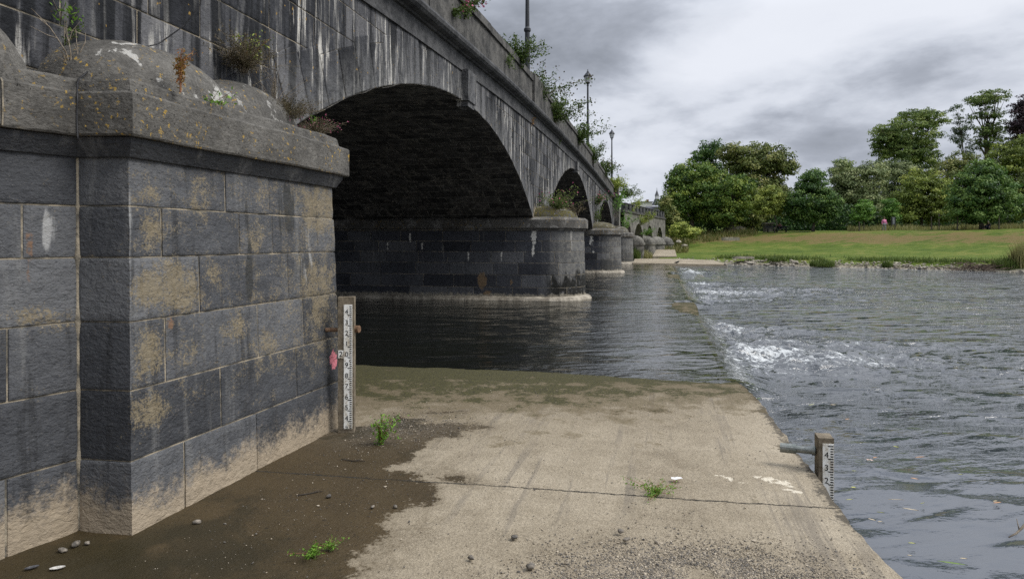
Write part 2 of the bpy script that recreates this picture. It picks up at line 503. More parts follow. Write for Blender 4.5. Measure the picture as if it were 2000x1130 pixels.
def mat_slab():
    m, g = material("weathered_concrete")
    p = g.pos(); pb = bridge_coords(g)
    n0 = g.noise(p, .55, 4., .55); n1 = g.noise(p, 3.2, 5., .62); n2 = g.noise(p, 22., 5., .7); n3 = g.noise(p, 85., 4., .7)
    f = g.m('ADD', g.m('MULTIPLY', n0, .42), g.m('ADD', g.m('MULTIPLY', n1, .34), g.m('MULTIPLY', n2, .24)))
    col = g.ramp(f, [(.36, (.140, .108, .066)), (.5, (.300, .250, .176)), (.64, (.46, .395, .295))])
    col = g.mix(g.sm(g.noise(p, 44., 5., .75), .52, .70, 0, .55), col, (.12, .105, .085))
    agg = g.vor(p, 150., 'F1', 'Color')
    gr = g.node('ShaderNodeRGBToBW'); g.put(gr.inputs[0], agg)
    col = g.mix(.34, col, g.mix(g.lin(gr.outputs[0], .2, .8), (.08, .068, .052), (.46, .40, .30)))
    col = g.mix(g.sm(n3, .62, .72, 0, .7), col, (.07, .065, .06))
    lines = g.noise(g.map(pb, (11., .35, 1.)), 1., 4., .65)
    col = g.mix(g.m('MULTIPLY', g.sm(lines, .52, .66, 0, .60), g.sm(n0, .38, .58)), col, (.15, .13, .105))
    # damp grime near the edge and patches
    col = g.mix(g.sm(g.m('ADD', g.attr('grime'), g.m('ADD', g.lin(n1, .3, .7, -.4, .4), g.lin(n2, .3, .7, -.35, .35))), .5, .8, 0, .85), col, (.055, .047, .035))
    # white spilt lime
    col = g.mix(g.sm(g.m('ADD', g.attr('lime'), g.m('ADD', g.lin(n1, .3, .7, -.3, .3), g.lin(n2, .3, .7, -.3, .3))), .48, .6, 0, .85), col, (.66, .60, .48))
    # algae film by the water
    al = g.m('ADD', g.attr('algae'), g.m('ADD', g.lin(n1, .3, .7, -.42, .42), g.lin(n2, .3, .7, -.22, .22)))
    col = g.mix(g.sm(al, .25, .70, 0, .70), col, g.mix(n1, (.070, .052, .024), (.135, .103, .052)))
    col = g.mix(g.sm(al, .74, 1.05, 0, .85), col, g.mix(g.sm(g.noise(p, 34., 5., .8), .35, .65), (.008, .010, .002), (.062, .060, .013)))
    # wet silt
    wsd = g.m('ADD', g.attr('wet'), g.m('ADD', g.lin(n1, .3, .7, -.15, .15), g.m('ADD', g.lin(n2, .3, .7, -.07, .07), g.lin(n3, .3, .7, -.035, .035))))
    wet = g.sm(wsd, .03, -.05)
    col = g.mix(g.sm(wsd, .26, .0, 0, .35), col, (.115, .090, .055))
    mud = g.mix(g.noise(p, 1.6, 5., .6, .4), (.025, .017, .006), (.082, .056, .024))
    mud = g.mix(g.sm(n3, .60, .70, 0, .8), mud, (.15, .125, .09))
    mud = g.mix(g.sm(g.noise(p, 48., 3.), .62, .68, 0, .8), mud, (.016, .014, .011))
    mud = g.mix(g.m('MULTIPLY', g.attr('dry'), g.sm(n2, .35, .6, .2, .8)), mud, (.13, .112, .085))
    mud = g.mix(g.m('MULTIPLY', g.attr('puddle'), g.sm(g.noise(p, 2.4, 4.), .35, .55, 0, .85)), mud, (.020, .016, .004))
    mud = g.mix(g.sm(g.noise(p, .9, 5., .65, .5), .50, .60, 0, .7), mud, (.022, .017, .006))
    col = g.mix(wet, col, mud)
    # construction joint
    jn = g.sm(g.m('ABSOLUTE', g.m('ADD', g.attr('joint'), g.lin(n2, .3, .7, -.012, .012))), .011, .005)
    col = g.mix(g.m('MULTIPLY', jn, g.sm(n1, .3, .5, .35, .95)), col, (.035, .032, .026))
    rough = g.mix(wet, (.92, .92, .92), g.comb(*[g.sm(n1, .42, .6, .55, .85)] * 3))
    h = g.m('ADD', g.m('MULTIPLY', n2, .6), g.m('ADD', g.m('MULTIPLY', g.noise(p, 60., 4., .7), .55), g.m('ADD', g.m('MULTIPLY', lines, .45), g.m('MULTIPLY', jn, -2.))))
    return finish(m, g, col, rough, g.bump(h, .9, .016), .35)


def mat_water():
    m, g = material("river_surface")
    p = g.pos()
    foam = g.attr('foam'); calm = g.attr('calm')
    pw = g.map(p, (1, 1, 1), (0, 0, R(-14)))
    w1 = g.noise(g.map(pw, (1., 2.3, 1.)), 1.15, 1., .5, .5)
    w2 = g.noise(g.map(pw, (1., 2.0, 1.)), 4.2, 3., .55, .4)
    w3 = g.noise(g.map(pw, (1., 1.7, 1.)), 12., 2., .5)
    w0 = g.noise(g.map(pw, (1., 2.6, 1.)), .42, 2., .5, .4)
    patch = g.sm(g.noise(g.map(p, (.5, 1.2, 1)), .16, 3., .5), .40, .60, .35, 1.3)
    rip = g.m('MULTIPLY', g.m('ADD', g.m('MULTIPLY', w2, .42), g.m('MULTIPLY', w3, .14)), g.m('MULTIPLY', patch, g.m('SUBTRACT', 1.0, g.m('MULTIPLY', calm, .93))))
    upw = g.attr('upper')
    rip = g.m('ADD', rip, g.m('MULTIPLY', w0, g.m('SUBTRACT', 1.1, g.m('MULTIPLY', calm, .8))))
    rip = g.m('MULTIPLY', rip, g.m('SUBTRACT', 1., g.attr('still')))
    h = g.m('MULTIPLY', g.m('ADD', g.m('MULTIPLY', w1, g.m('SUBTRACT', .75, g.m('MULTIPLY', calm, .35))), rip), g.m('SUBTRACT', 1., g.m('MULTIPLY', upw, .76)))
    fn = g.noise(g.map(p, (1.2, 1.2, 1)), 5.5, 6., .68, .9)
    fn2 = g.noise(p, 24., 4., .7, .3)
    fo = g.sm(g.m('ADD', foam, g.m('ADD', g.lin(fn, .3, .7, -.50, .50), g.lin(fn2, .3, .7, -.25, .25))), .58, 1.0)
    base = g.mix(calm, (.042, .048, .053), (.066, .075, .089))
    base = g.mix(upw, base, (.008, .009, .007))  # apron water's base colour darkened, standing in for the dark arch's reflection
    col = g.mix(fo, base, (.50, .52, .52))
    nb = g.bump(h, 1.0, .21)
    nb = g.bump(g.m('ADD', fn, g.m('MULTIPLY', fn2, .5)), .0, .05, nb)
    rough = g.m('ADD', g.m('MULTIPLY', fo, .75), .035)
    return finish(m, g, col, rough, nb, .5, ior=1.56)


def mat_lawn():
    m, g = material("mown_bank_grass")
    p = g.pos(); d = g.attr('bank')
    n1 = g.noise(p, .16, 4., .6); n2 = g.noise(g.map(p, (.8, 1.1, 1)), .9, 6., .7); n3 = g.noise(p, 7., 4., .7)
    f = g.m('ADD', g.m('MULTIPLY', n1, .3), g.m('ADD', g.m('MULTIPLY', n2, .42), g.m('MULTIPLY', n3, .28)))
    col = g.ramp(f, [(.40, (.038, .068, .008)), (.5, (.082, .120, .016)), (.60, (.165, .165, .040))])
    dryf = g.m('ADD', g.attr('dry'), g.m('ADD', g.lin(n2, .3, .7, -.45, .45), g.lin(n1, .3, .7, -.3, .3)))
    col = g.mix(g.sm(dryf, .35, .95, 0, .85), col, g.mix(n3, (.105, .078, .030), (.19, .130, .060)))
    col = g.mix(g.sm(d, .9, .1), col, g.mix(n3, (.16, .14, .10), (.36, .32, .25)))
    return finish(m, g, col, .9, g.bump(n3, .8, .06), .15)


def mat_plate():
    m, g = material("scummed_enamel_plate")
    p = g.objc(); n = g.noise(g.map(p, (1, 1, .35)), 22., 5., .65); n2 = g.noise(p, 70., 4., .7)
    col = g.mix(g.sm(n, .40, .68), (.88, .88, .84), (.60, .56, .46))
    col = g.mix(g.sm(g.m('ADD', n2, g.m('MULTIPLY', n, .4)), .78, .88, 0, .8), col, (.20, .10, .045))
    return finish(m, g, col, .5, None, .4)


M = dict(
    pier=mat_pier(), mortar=mat_mortar(), cap=mat_cap(), spandrel=mat_spandrel(), barrel=mat_barrel(), pier_far=mat_pier_far(),
    slab=mat_slab(), water=mat_water(), lawn=mat_lawn(),
    parapet=mat_simple("parapet_stone", (.030, .030, .029), (.120, .115, .105), 2.2, .88, .9, .02),
    cornice=mat_simple("dark_cornice_stone", (.022, .023, .025), (.085, .085, .086), 2.6, .8, .9, .02),
    viaduct=mat_simple("pale_old_stone", (.060, .058, .052), (.215, .205, .18), 1.6, .9, .9, .03),
    wood=mat_simple("weathered_timber", (.105, .085, .058), (.24, .20, .145), 9., .85, .8, .006, obj=True),
    steel=mat_simple("galvanised_pipe", (.15, .17, .16), (.28, .29, .27), 14., .5, .4, .003, .5, .6, obj=True),
    rust=mat_simple("rusty_pipe", (.09, .05, .03), (.24, .15, .09), 18., .75, .6, .003, obj=True),
    plate=mat_plate(),
    ink=mat_simple("black_enamel", (.010, .010, .011), (.022, .022, .022), 20., .4, .05, .001, obj=True),
    iron=mat_simple("painted_lamp_iron", (.012, .014, .018), (.028, .031, .036), 4., .5, .2, .002, .5, obj=True),
    soil=mat_simple("riverbed", (.035, .032, .022), (.075, .066, .045), .7, .95, .5, .05),
    bark=mat_simple("bark", (.055, .047, .036), (.15, .13, .105), 2.5, .9, .8, .03),
    stone=mat_simple("shore_stone", (.16, .14, .11), (.42, .38, .31), 1.7, .88, .6, .02),
    pebble=mat_simple("pebble", (.055, .052, .048), (.27, .235, .19), 23., .75, .3, .003),
    slate=mat_simple("roof_slate", (.075, .078, .085), (.14, .14, .15), 1.5, .7, .4, .02),
    render=mat_simple("pale_render", (.55, .54, .50), (.70, .69, .65), .8, .85, .2, .01),
    twig=mat_simple("dry_twig", (.13, .105, .075), (.30, .255, .20), 30., .9, .3, .002),
    stem=mat_simple("red_stem", (.14, .055, .03), (.30, .15, .08), 30., .8, .3, .002),
    cable=mat_simple("black_cable", (.012, .012, .013), (.03, .03, .032), 20., .5, .1, .001),
    fronds=mat_leaf("herb_leaf", (.030, .055, .012), (.075, .125, .026), (.16, .21, .05)),
    bright=mat_leaf("bright_weed_leaf", (.06, .13, .015), (.13, .26, .03), (.24, .40, .06)),
    dryleaf=mat_leaf("dry_brown_leaf", (.040, .036, .016), (.085, .072, .034), (.17, .13, .07)),
    redleaf=mat_leaf("orange_leaf", (.12, .12, .02), (.26, .15, .04), (.40, .17, .06)),
    pinkf=mat_leaf("pink_flower", (.30, .05, .12), (.50, .10, .22), (.66, .22, .34)),
    grass=mat_leaf("river_grass", (.050, .085, .016), (.105, .155, .034), (.19, .22, .06)),
    straw=mat_leaf("straw_grass", (.13, .155, .045), (.29, .275, .105), (.48, .43, .22)),
)

# ------------------------------------------------------------------ ground, banks
gb = MB()
gb.grid(np.stack(np.meshgrid(np.linspace(-2500, 2500, 9), np.linspace(-2500, 2500, 9), indexing='ij') + [np.full((9, 9), -1.1)], -1))
tag(gb.build('ground', M['soil']), kind='structure')


def bank_d(x, y):
    d1 = (x - 19.85) * .72 + (y - 63) * .69
    return np.maximum(d1, y - 69.5)


BP_D = np.array([-20, -3, 0, .5, 1.6, 5, 12, 20, 24, 30, 36, 60, 100, 160, 260, 600])
BP_Z = np.array([-1.0, -.7, -.02, .22, .50, .68, .95, 1.42, 2.0, 3.25, 3.5, 3.9, 6.0, 13.0, 17.0, 20.0])


def ground_z(x, y):
    return np.interp(bank_d(np.asarray(x, float), np.asarray(y, float)), BP_D, BP_Z)


xs = np.concatenate((np.arange(-160, 0, 16), np.arange(0, 90, .8), np.geomspace(90, 700, 22)))
ys = np.concatenate((np.arange(-120, 20, 12), np.arange(20, 112, .8), np.geomspace(112, 800, 22)))
X, Y = np.meshgrid(xs, ys, indexing='ij')
D = bank_d(X, Y)
D = D + (fbm(X * .25, Y * .25) - .5) * 1.8 * np.clip(1 - abs(D - 1) / 8, 0, 1)
Z = np.interp(D, BP_D, BP_Z) + (fbm(X * .35, Y * .35, 3.) - .5) * .25 * np.clip(D / 4, 0, 1)
dry = np.clip(1 - np.abs(D - 26) / 5.5, 0, 1) * .8 + np.clip((D - 8) / 60, 0, .12)
tb = MB(); tb.grid(np.stack((X, Y, Z), -1), bank=D, dry=dry)
tag(tb.build('grass_bank', M['lawn'], smooth=True), kind='structure')


# ------------------------------------------------------------------ weir apron: one concrete sheet, its crest edge along v = crest(u)
def crest(u):
    return np.interp(u, [-20, 4.6, 5.4, 8.8, 10.5, 66, 90], [5.30, 5.30, 5.22, 5.10, 5.02, 5.00, 5.0])


# crest(u) is measured from the spandrel face
def slab_z(u, v):
    z = .28 - .02 * smooth01((v - 2) / 3) + 0 * u
    z = z - .20 * smooth01((u - 9.2) / 3.2)
    dryr = np.exp(-((u - 21.6) / 1.7) ** 4) + np.exp(-((u - 40.) / 2.6) ** 4) * .9
    z = z + dryr * .17 * smooth01((v - (crest(u) - 1.5)) / 1.1) * smooth01((u - 14) / 3)
    z = z + .0 * v
    return z


us = np.concatenate((np.linspace(-14, 2.4, 18), np.arange(2.5, 11.5, .042), np.arange(11.6, 26, .16), np.arange(26, 70, .5)))
tt = np.concatenate((np.linspace(-12, -.6, 14), np.arange(-.5, 5.0, .045) / 5.0 * 5.0))
U, T = np.meshgrid(us, np.append(tt, 5.0), indexing='ij')
cu = crest(U)
V = np.where(T > 0, T / 5.0 * cu, T)
edge_n = (fbm(U * 3.1, U * 0 + .5, 2.) - .5) * .07 + (vnoise(U * 11., U * 0, 4.) - .5) * .02
V = V + edge_n * smooth01((T - 4.5) / .5)
Zs = slab_z(U, V) + (fbm(U * 1.1, V * 1.1, 1.) - .5) * .02 + (fbm(U * 9, V * 9, 5.) - .5) * .010
P = B(U, V, Zs)
# stains, read off where they lie on the slab
def ground_pts(px): return [tuple(onz(a, b, .28)[:2]) for a, b in px]
WET = ground_pts([(690, 1180), (686, 1130), (705, 1085), (760, 1035), (822, 990), (862, 952), (848, 938), (800, 934), (760, 931), (890, 938), (800, 918), (782, 910), (828, 892), (832, 868), (850, 855), (905, 845), (955, 833), (925, 824), (865, 826), (800, 816), (790, 806), (905, 806), (870, 802), (770, 808), (740, 826), (700, 832), (640, 842), (400, 820), (-600, 900), (-900, 1400), (500, 1700)])
x, y = P[..., 0], P[..., 1]
wet = np.clip(sd_poly(x, y, WET), -.6, .6)
j0 = onz(530, 921, .28)[:2]; j1 = onz(1650, 988, .28)[:2]; jd = (j1 - j0) / np.linalg.norm(j1 - j0)
joint = (x - j0[0]) * -jd[1] + (y - j0[1]) * jd[0]
joint = np.where(np.abs(joint) < .5, joint + (fbm(U * 0 + V * 2., V * 0, 3.) - .5) * .02, .5)
algae = smooth01((y - 6.3) / 2.2) * .80 + .25 * smooth01((8.2 - 2.2 * x - y * .2) / 6) * (y > 6) + .12 * smooth01((y - 8.6) / .5)
algae = np.where(y > 12, 1.0, np.where(y > 9.0, np.maximum(algae, 1.3), algae))
gx, gy = onz(1210, 800, .28)[:2]
grime = .55 * np.exp(-((crest(U) - V) / .16) ** 2) * smooth01((U - 5.2) / .6) + .50 * np.exp(-(((y - gy) / .35) ** 2 + ((x - gx - .3) / 1.0) ** 2)) + .35 * np.exp(-((crest(U) - V) / .06) ** 2)
lime = np.zeros_like(x)
for a, b, ra, rb in ((1500, 930, .16, .07), (1525, 940, .14, .05), (1548, 954, .1, .05), (1420, 927, .10, .04), (1440, 935, .10, .03)):
    q = onz(a, b, .28); lime = np.maximum(lime, .72 * np.exp(-(((x - q[0]) / ra) ** 2 + ((y - q[1] + (x - q[0]) * .7) / rb) ** 2)))
dq = onz(740, 830, .28); dryp = np.exp(-(((x - dq[0]) / .9) ** 2 + ((y - dq[1]) / .55) ** 2))
pq = onz(250, 1085, .28); pud = np.exp(-(((x - pq[0]) / .8) ** 2 + ((y - pq[1]) / .5) ** 2)) * 1.
sb = MB(); sb.grid(P, flip=False, wet=wet, joint=joint, algae=algae, grime=grime, lime=lime, dry=dryp, puddle=pud)
edge = P[:, -1]; low = B(us, crest(us) + .02, -1.0)
lowm = edge.copy(); lowm[:, 2] -= .05; lowm[:, :2] += VD * .012
sb.grid(np.stack((edge, lowm, low), 1), flip=False, wet=.6, joint=.5, algae=np.stack([np.where(us > 9, 1.2, .3)] * 3, 1), grime=np.stack([us * 0 + .3, us * 0 + .75, us * 0 + 1.], 1))
tag(sb.build('concrete_apron', M['slab'], smooth=True), kind='structure')

# far landing: the apron comes out of the water again, and a ramp climbs from it
fb = MB()
q = [onz(1236, 513, .30), onz(1420, 516.5, .12), onz(1395, 508, .36), onz(1325, 505, .42), onz(1240, 505, .42)]
lo = [p_ * [1, 1, 0] + [0, 0, -.8] for p_ in q]
fb.add(q + lo, [(0, 1, 2, 3, 4)] + [(i, i + 5, (i + 1) % 5 + 5, (i + 1) % 5) for i in range(5)], wet=.6, joint=.5)
tag(fb.build('far_landing', M['slab']), kind='structure')
fb = MB()
q = [at(1274, 500, 69.5), at(1322, 500, 69.5), at(1318, 487, 77), at(1282, 487, 77)]
q2 = [p_ + [0, 0, .0] for p_ in q]; lo = [p_ - [0, 0, 1.5] for p_ in q]
fb.add(q2 + lo, [(0, 1, 2, 3)] + [(i, i + 4, (i + 1) % 4 + 4, (i + 1) % 4) for i in range(4)], wet=.6, joint=.5)
tag(fb.build('concrete_path', M['slab']), kind='structure')

# ------------------------------------------------------------------ water: one sheet; upper level on the apron spills over the crest
HI = .20
tongues = [(10.3, 19.3, 1.0), (23.6, 37.0, .9), (44.0, 56.0, .7)]


def flow(u):
    r = 0 * u
    for a, b, s in tongues: r = np.maximum(r, s * smooth01((u - a + .5) / 1.0) * smooth01((b + .6 - u) / 1.2))
    return r


uu = np.concatenate((np.arange(-60, 2, 3.), np.arange(2, 21, .075), np.arange(21, 40, .16), np.geomspace(40, 140, 60)))
vv = np.concatenate((np.arange(-60, 0, 3.), np.arange(0, 4.2, .2), np.arange(4.25, 12, .075), np.arange(12, 24, .16), np.geomspace(24.2, 220, 60)))
U, V = np.meshgrid(uu, vv, indexing='ij')
cr = crest(U); fl = flow(U)
s0 = np.where(fl > .02, cr - .15 - .25 * (1 - fl), cr - .62); wd = .42 + .42 * fl
z = HI * (1 - smooth01((V - s0) / wd))
low = V > cr
dv = V - cr
# foam plumes below each spill
foam = np.zeros_like(U)
lumps = np.zeros_like(U)
for uc, uw, ln, st in ((13.6, 1.5, 3.4, .86), (12.4, .8, 1.6, .72), (15.4, .5, 6.0, .62), (13.0, .4, 6.5, .60), (17.6, 1.0, 1.4, .78), (29.5, 2.2, 5.0, .80), (32.0, .9, 7.0, .65), (35.0, 2.0, 2.2, .75), (26.0, 2., 2.0, .7), (48.5, 2.8, 3.0, .95), (53., 2.4, 2., .75)):
    cx = (U - uc - .12 * np.maximum(dv, 0)) / (uw * (1 + .10 * np.maximum(dv, 0)))
    f_ = st * np.exp(-cx ** 2 * 1.3) * smooth01((dv - .12) / .35) * np.exp(-(np.maximum(dv - .5, 0) / ln) ** 1.5)
    foam = np.maximum(foam, f_)
foam *= (.72 + .55 * fbm(U * 1.3, V * .8, 2.))
lumps = foam * ((fbm(U * 2.3, V * 2.0, 7.) - .35) * .42 + (fbm(U * 6.5, V * 6.0, 8.) - .5) * .16)
near = np.clip(1 - (U - 3) / 14, 0, 1) * (V > cr)
calm = smooth01((11.5 - U + .25 * (V - 7)) / 5.0) * smooth01((V - 4.5) / 1.)
wave = (fbm(U * 1.3 + V * .3, V * .55, 1.) - .5) * .05 * (1 - .55 * calm) + (fbm(U * 3.4, V * 1.6, 2.5) - .5) * .022 * (1 - .75 * calm)
wave = wave + .014 * np.sin((U - 14) * 5.2 + 3 * fbm(U * .6, V * .5)) * np.exp(-((U - 10.5) / 2.6) ** 2) * smooth01((dv - .3) / 1.2) * np.exp(-np.maximum(dv - 3, 0) / 5)
up = V <= s0 + .02
wave = np.where(up, (fbm(U * 1.6, V * 1.1, 4.) - .5) * .030 + (fbm(U * 5, V * 3.6, 6.) - .5) * .012, wave * smooth01((dv + .2) / .5))
z = z + wave + lumps
# cresting streaks of white where the spill starts to tear
tear = fl * np.exp(-((dv - .15) / .25) ** 2) * (.30 + .45 * fbm(U * .9, V * .2, 3.))
wb = MB(); wb.grid(B(U, V, z), flip=False, foam=np.maximum(foam, tear), calm=calm, still=.72 * smooth01((U - 30) / 26), upper=1 - smooth01((dv + .2) / .5))
tag(wb.build('river_water', M['water'], smooth=True), kind='structure')

# ------------------------------------------------------------------ the bridge
bridge = tag(empty('stone_bridge', B(0, 0, 0)), 'long dark stone arch bridge with streaked walls crossing the river', 'bridge')
ZS = 2.85                                                  # springing, level with the pier caps
ARCH = [(6.86, 22.31, 4.99), (24.76, 41.96, 5.50), (44.60, 59.9, 5.15)]
WIDTH = 10.5
U_END = 62.6


def zc(u):   # underside of the roll moulding: the deck humps gently
    return float(np.interp(u, [-12, 0, 5, 11, 17.4, 23, 27, 34, 42, 50, 59, 64], [5.0, 5.30, 5.50, 5.80, 6.06, 6.18, 6.22, 6.22, 6.14, 5.98, 5.76, 5.62]))


def arc(i):
    a, b, c = ARCH[i]; h = (b - a) / 2; r = c - ZS
    Rr = (h * h + r * r) / (2 * r); return (a + b) / 2, c - Rr, Rr


def soffit(u):
    for i, (a, b, c) in enumerate(ARCH):
        if a < u < b:
            uc, z0, Rr = arc(i); return z0 + math.sqrt(max(Rr * Rr - (u - uc) ** 2, 0))
    return None


# --- backing of the spandrel, then every stone of the face
us = [-10.]
for a, b, c in ARCH: us += [a - .001] + list(np.linspace(a + .0005, b - .0005, 61)) + [b + .001]
us += [U_END]
us = np.array(us)
lowz = np.array([soffit(u) or 1.5 for u in us]); topz = np.array([zc(u) + .1 for u in us])
mb = MB()
mb.grid(np.stack((B(us, 0, lowz), B(us, 0, topz)), 1), flip=False)
mb.build('spandrel_backing', M['mortar'], bridge)
mb = MB(); mb.grid(np.stack((B(us, -WIDTH, lowz), B(us, -WIDTH, topz)), 1), flip=True)
mb.build('upstream_wall', M['cornice'], bridge)


def clip(poly, nx, nz, c):
    out = []
    for i in range(len(poly)):
        p, q = poly[i], poly[(i + 1) % len(poly)]
        dp = nx * p[0] + nz * p[1] - c; dq = nx * q[0] + nz * q[1] - c
        if dp >= 0: out.append(p)
        if (dp >= 0) != (dq >= 0):
            t = dp / (dp - dq); out.append((p[0] + t * (q[0] - p[0]), p[1] + t * (q[1] - p[1])))
    return out


def area(p): return .5 * sum(p[i][0] * p[(i + 1) % len(p)][1] - p[(i + 1) % len(p)][0] * p[i][1] for i in range(len(p)))


def inset(poly, g):
    n = len(poly); out = []
    for i in range(n):
        a, b, c = np.array(poly[i - 1]), np.array(poly[i]), np.array(poly[(i + 1) % n])
        d1 = (b - a) / (np.linalg.norm(b - a) + 1e-9); d2 = (c - b) / (np.linalg.norm(c - b) + 1e-9)
        n1 = np.array((-d1[1], d1[0])); n2 = np.array((-d2[1], d2[0])); k = n1 + n2
        L = max(np.dot(k, n1), .35); out.append(tuple(b + k * g / L))
    return out


def clean(poly):
    out = []
    for p in poly:
        if not out or math.hypot(p[0] - out[-1][0], p[1] - out[-1][1]) > .03: out.append(p)
    if len(out) > 2 and math.hypot(out[0][0] - out[-1][0], out[0][1] - out[-1][1]) <= .03: out.pop()
    return out


def face_stone(mb, poly, depth=.02, gap=.006, ring=0., tone=None):
    poly = clean(poly)
    if len(poly) < 3 or area(poly) < .02: return
    a = inset(poly, gap); b = inset(poly, gap + .012)
    if area(b) < .01: return
    n = len(a); t = random.random() if tone is None else tone
    va = B([p[0] for p in a], -.01, [p[1] for p in a]); vm = B([p[0] for p in a], depth * .7, [p[1] for p in a]); vb = B([p[0] for p in b], depth, [p[1] for p in b])
    f = [tuple(range(2 * n, 3 * n))]
    for k in range(2):
        for i in range(n):
            j = (i + 1) % n; f.append((k * n + i, k * n + j, (k + 1) * n + j, (k + 1) * n + i))
    f = [x_[::-1] for x_ in f]
    rr = ring if np.ndim(ring) else ring
    mb.add(np.concatenate((va, vm, vb)), f, tone=t, ring=rr)


mb = MB(); rings = []
for i in range(3):
    uc, z0, Rr = arc(i); ring_t = (.62, .6, .58)[i]
    th = math.asin((ARCH[i][1] - ARCH[i][0]) / 2 / Rr)
    n = (33, 35, 31)[i]; e = np.linspace(-th, th, n + 1)
    rings.append((uc, z0, Rr + ring_t))
    for k in range(n):
        t0, t1 = e[k], e[k + 1]
        def pt(t, r): return (uc + r * math.sin(t), z0 + r * math.cos(t))
        if k == n // 2: continue
        # voussoirs: each reaches up into the courses by its own length
        L = ring_t + random.choice((0., .12, .2, .34))
        top = [pt(t0, Rr + L), pt(t1, Rr + L)]
        poly = [pt(t0, Rr + .002), pt(t1, Rr + .002), top[1], top[0]]
        face_stone(mb, poly, .016 + .007 * random.random(), .006, ring=[.55, .55, .0, .0] * 3)
zz = ZS; course = 0
while zz < 6.4:
    h = random.choice((.34, .38, .42)) if zz > 2.9 else .36
    u = -10 + random.random() * .5
    while u < U_END:
        w = random.uniform(.55, 1.15); poly = [(u, zz), (u + w, zz), (u + w, zz + h), (u, zz + h)]
        um = u + w / 2
        z_a, z_b = zc(u) - .32, zc(u + w) - .32
        nx, nz = (z_b - z_a) / w, -1.0
        poly = clip(poly, nx, nz, nx * u + nz * z_a)
        for (uc, z0, Re) in rings:
            if len(poly) < 3: break
            cx = sum(p[0] for p in poly) / len(poly); cz = sum(p[1] for p in poly) / len(poly)
            dx, dz = cx - uc, cz - z0; L = math.hypot(dx, dz)
            if L < Re + 1.2: poly = clip(poly, dx / L, dz / L, (dx / L) * uc + (dz / L) * z0 + Re - .01)
        u1 = min(u + w, U_END)
        if len(poly) >= 3: face_stone(mb, poly, .006 + .006 * random.random(), .0075)
        u += w
    zz += h; course += 1
face = mb.build('spandrel_wall', M['spandrel'], bridge)

# --- vaults
for i, (a, b, c) in enumerate(ARCH):
    uc, z0, Rr = arc(i); th = math.asin((b - a) / 2 / Rr)
    t = np.linspace(-th, th, 49); dv = np.linspace(0.03, -WIDTH, 24)
    Tt, Dv = np.meshgrid(t, dv, indexing='ij')
    # each course of vault stones sits a touch proud or shy of the next
    row = np.floor((Tt * Rr) / .36); jit = (vnoise(row * 7.3, np.floor(Dv / .85) * 3.1, 2.) - .5) * .05
    Pb = B(uc + (Rr + jit) * np.sin(Tt), Dv, z0 + (Rr + jit) * np.cos(Tt))
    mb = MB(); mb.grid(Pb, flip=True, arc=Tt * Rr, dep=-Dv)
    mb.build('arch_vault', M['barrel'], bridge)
    # keystone, standing proud and hanging a little below the ring
    k = MB(); zt = zc(uc) - .34
    k.bbox(uc - .30, uc + .30, -.1, .17, c - .02, zt, tone=.55, ring=.5)
    k.bbox(uc - .24, uc + .24, -.1, .14, c - .13, c - .021, tone=.5, ring=.5)
    k.build('keystone', M['spandrel'], bridge)

# --- cornice, parapets, deck
us = np.concatenate((np.arange(-10, U_END, .9), [U_END]))
mb = MB()
mb.sweep([(-.02, -.36), (.045, -.36), (.045, -.29), (.03, -.285), (.03, -.035), (.075, -.03), (.10, -.005), (.135, .0), (.20, .02), (.245, .065), (.26, .12), (.24, .175), (.19, .205), (.14, .21), (.14, .26), (-.02, .29)], us, zc)
mb.build('cornice', M['cornice'], bridge, smooth=False)


def parapet(v_out, v_in, name):
    p = MB(); u = -10.0
    while u < U_END - .1:            # one block of dressed stone after another, thin open joints between
        u1 = min(u + random.uniform(1.25, 1.75), U_END)
        d = random.uniform(-.008, .008)
        p.sweep([(v_out + d, .24), (v_out + d, 1.02), (v_in, 1.02), (v_in, .24)], [u + .006, u1 - .006], zc, closed=True)
        u = u1
    o = p.build(name, M['parapet'], bridge)
    p = MB(); u = -10.4
    while u < U_END - .1:
        u1 = min(u + random.uniform(1.5, 1.9), U_END); d = random.uniform(-.01, .01)
        lo_, hi_ = min(v_out, v_in) - .05, max(v_out, v_in) + .05
        p.sweep([(hi_ + d, 1.025), (hi_ + d, 1.20), (hi_ - .06, 1.245), (lo_ + .06, 1.245), (lo_, 1.20), (lo_, 1.025)], [u + .005, u1 - .005], zc, closed=True)
        u = u1
    p.build('coping', M['parapet'], o)
    return o


parapet(.02, -.36, 'parapet')
parapet(-WIDTH + .36, -WIDTH, 'parapet')
for u0 in (22.2, 41.9):                        # the parapet steps forward above each pier
    p = MB(); p.sweep([(.10, .25), (.10, 1.252), (-.40, 1.252), (-.40, .25)], np.linspace(u0, u0 + 2.6, 3), zc, closed=True)
    p.build('parapet_pier', M['parapet'], bridge)
mb = MB(); mb.sweep([(.0, .22), (-WIDTH, .22)], us, zc); mb.build('roadway', M['cornice'], bridge)


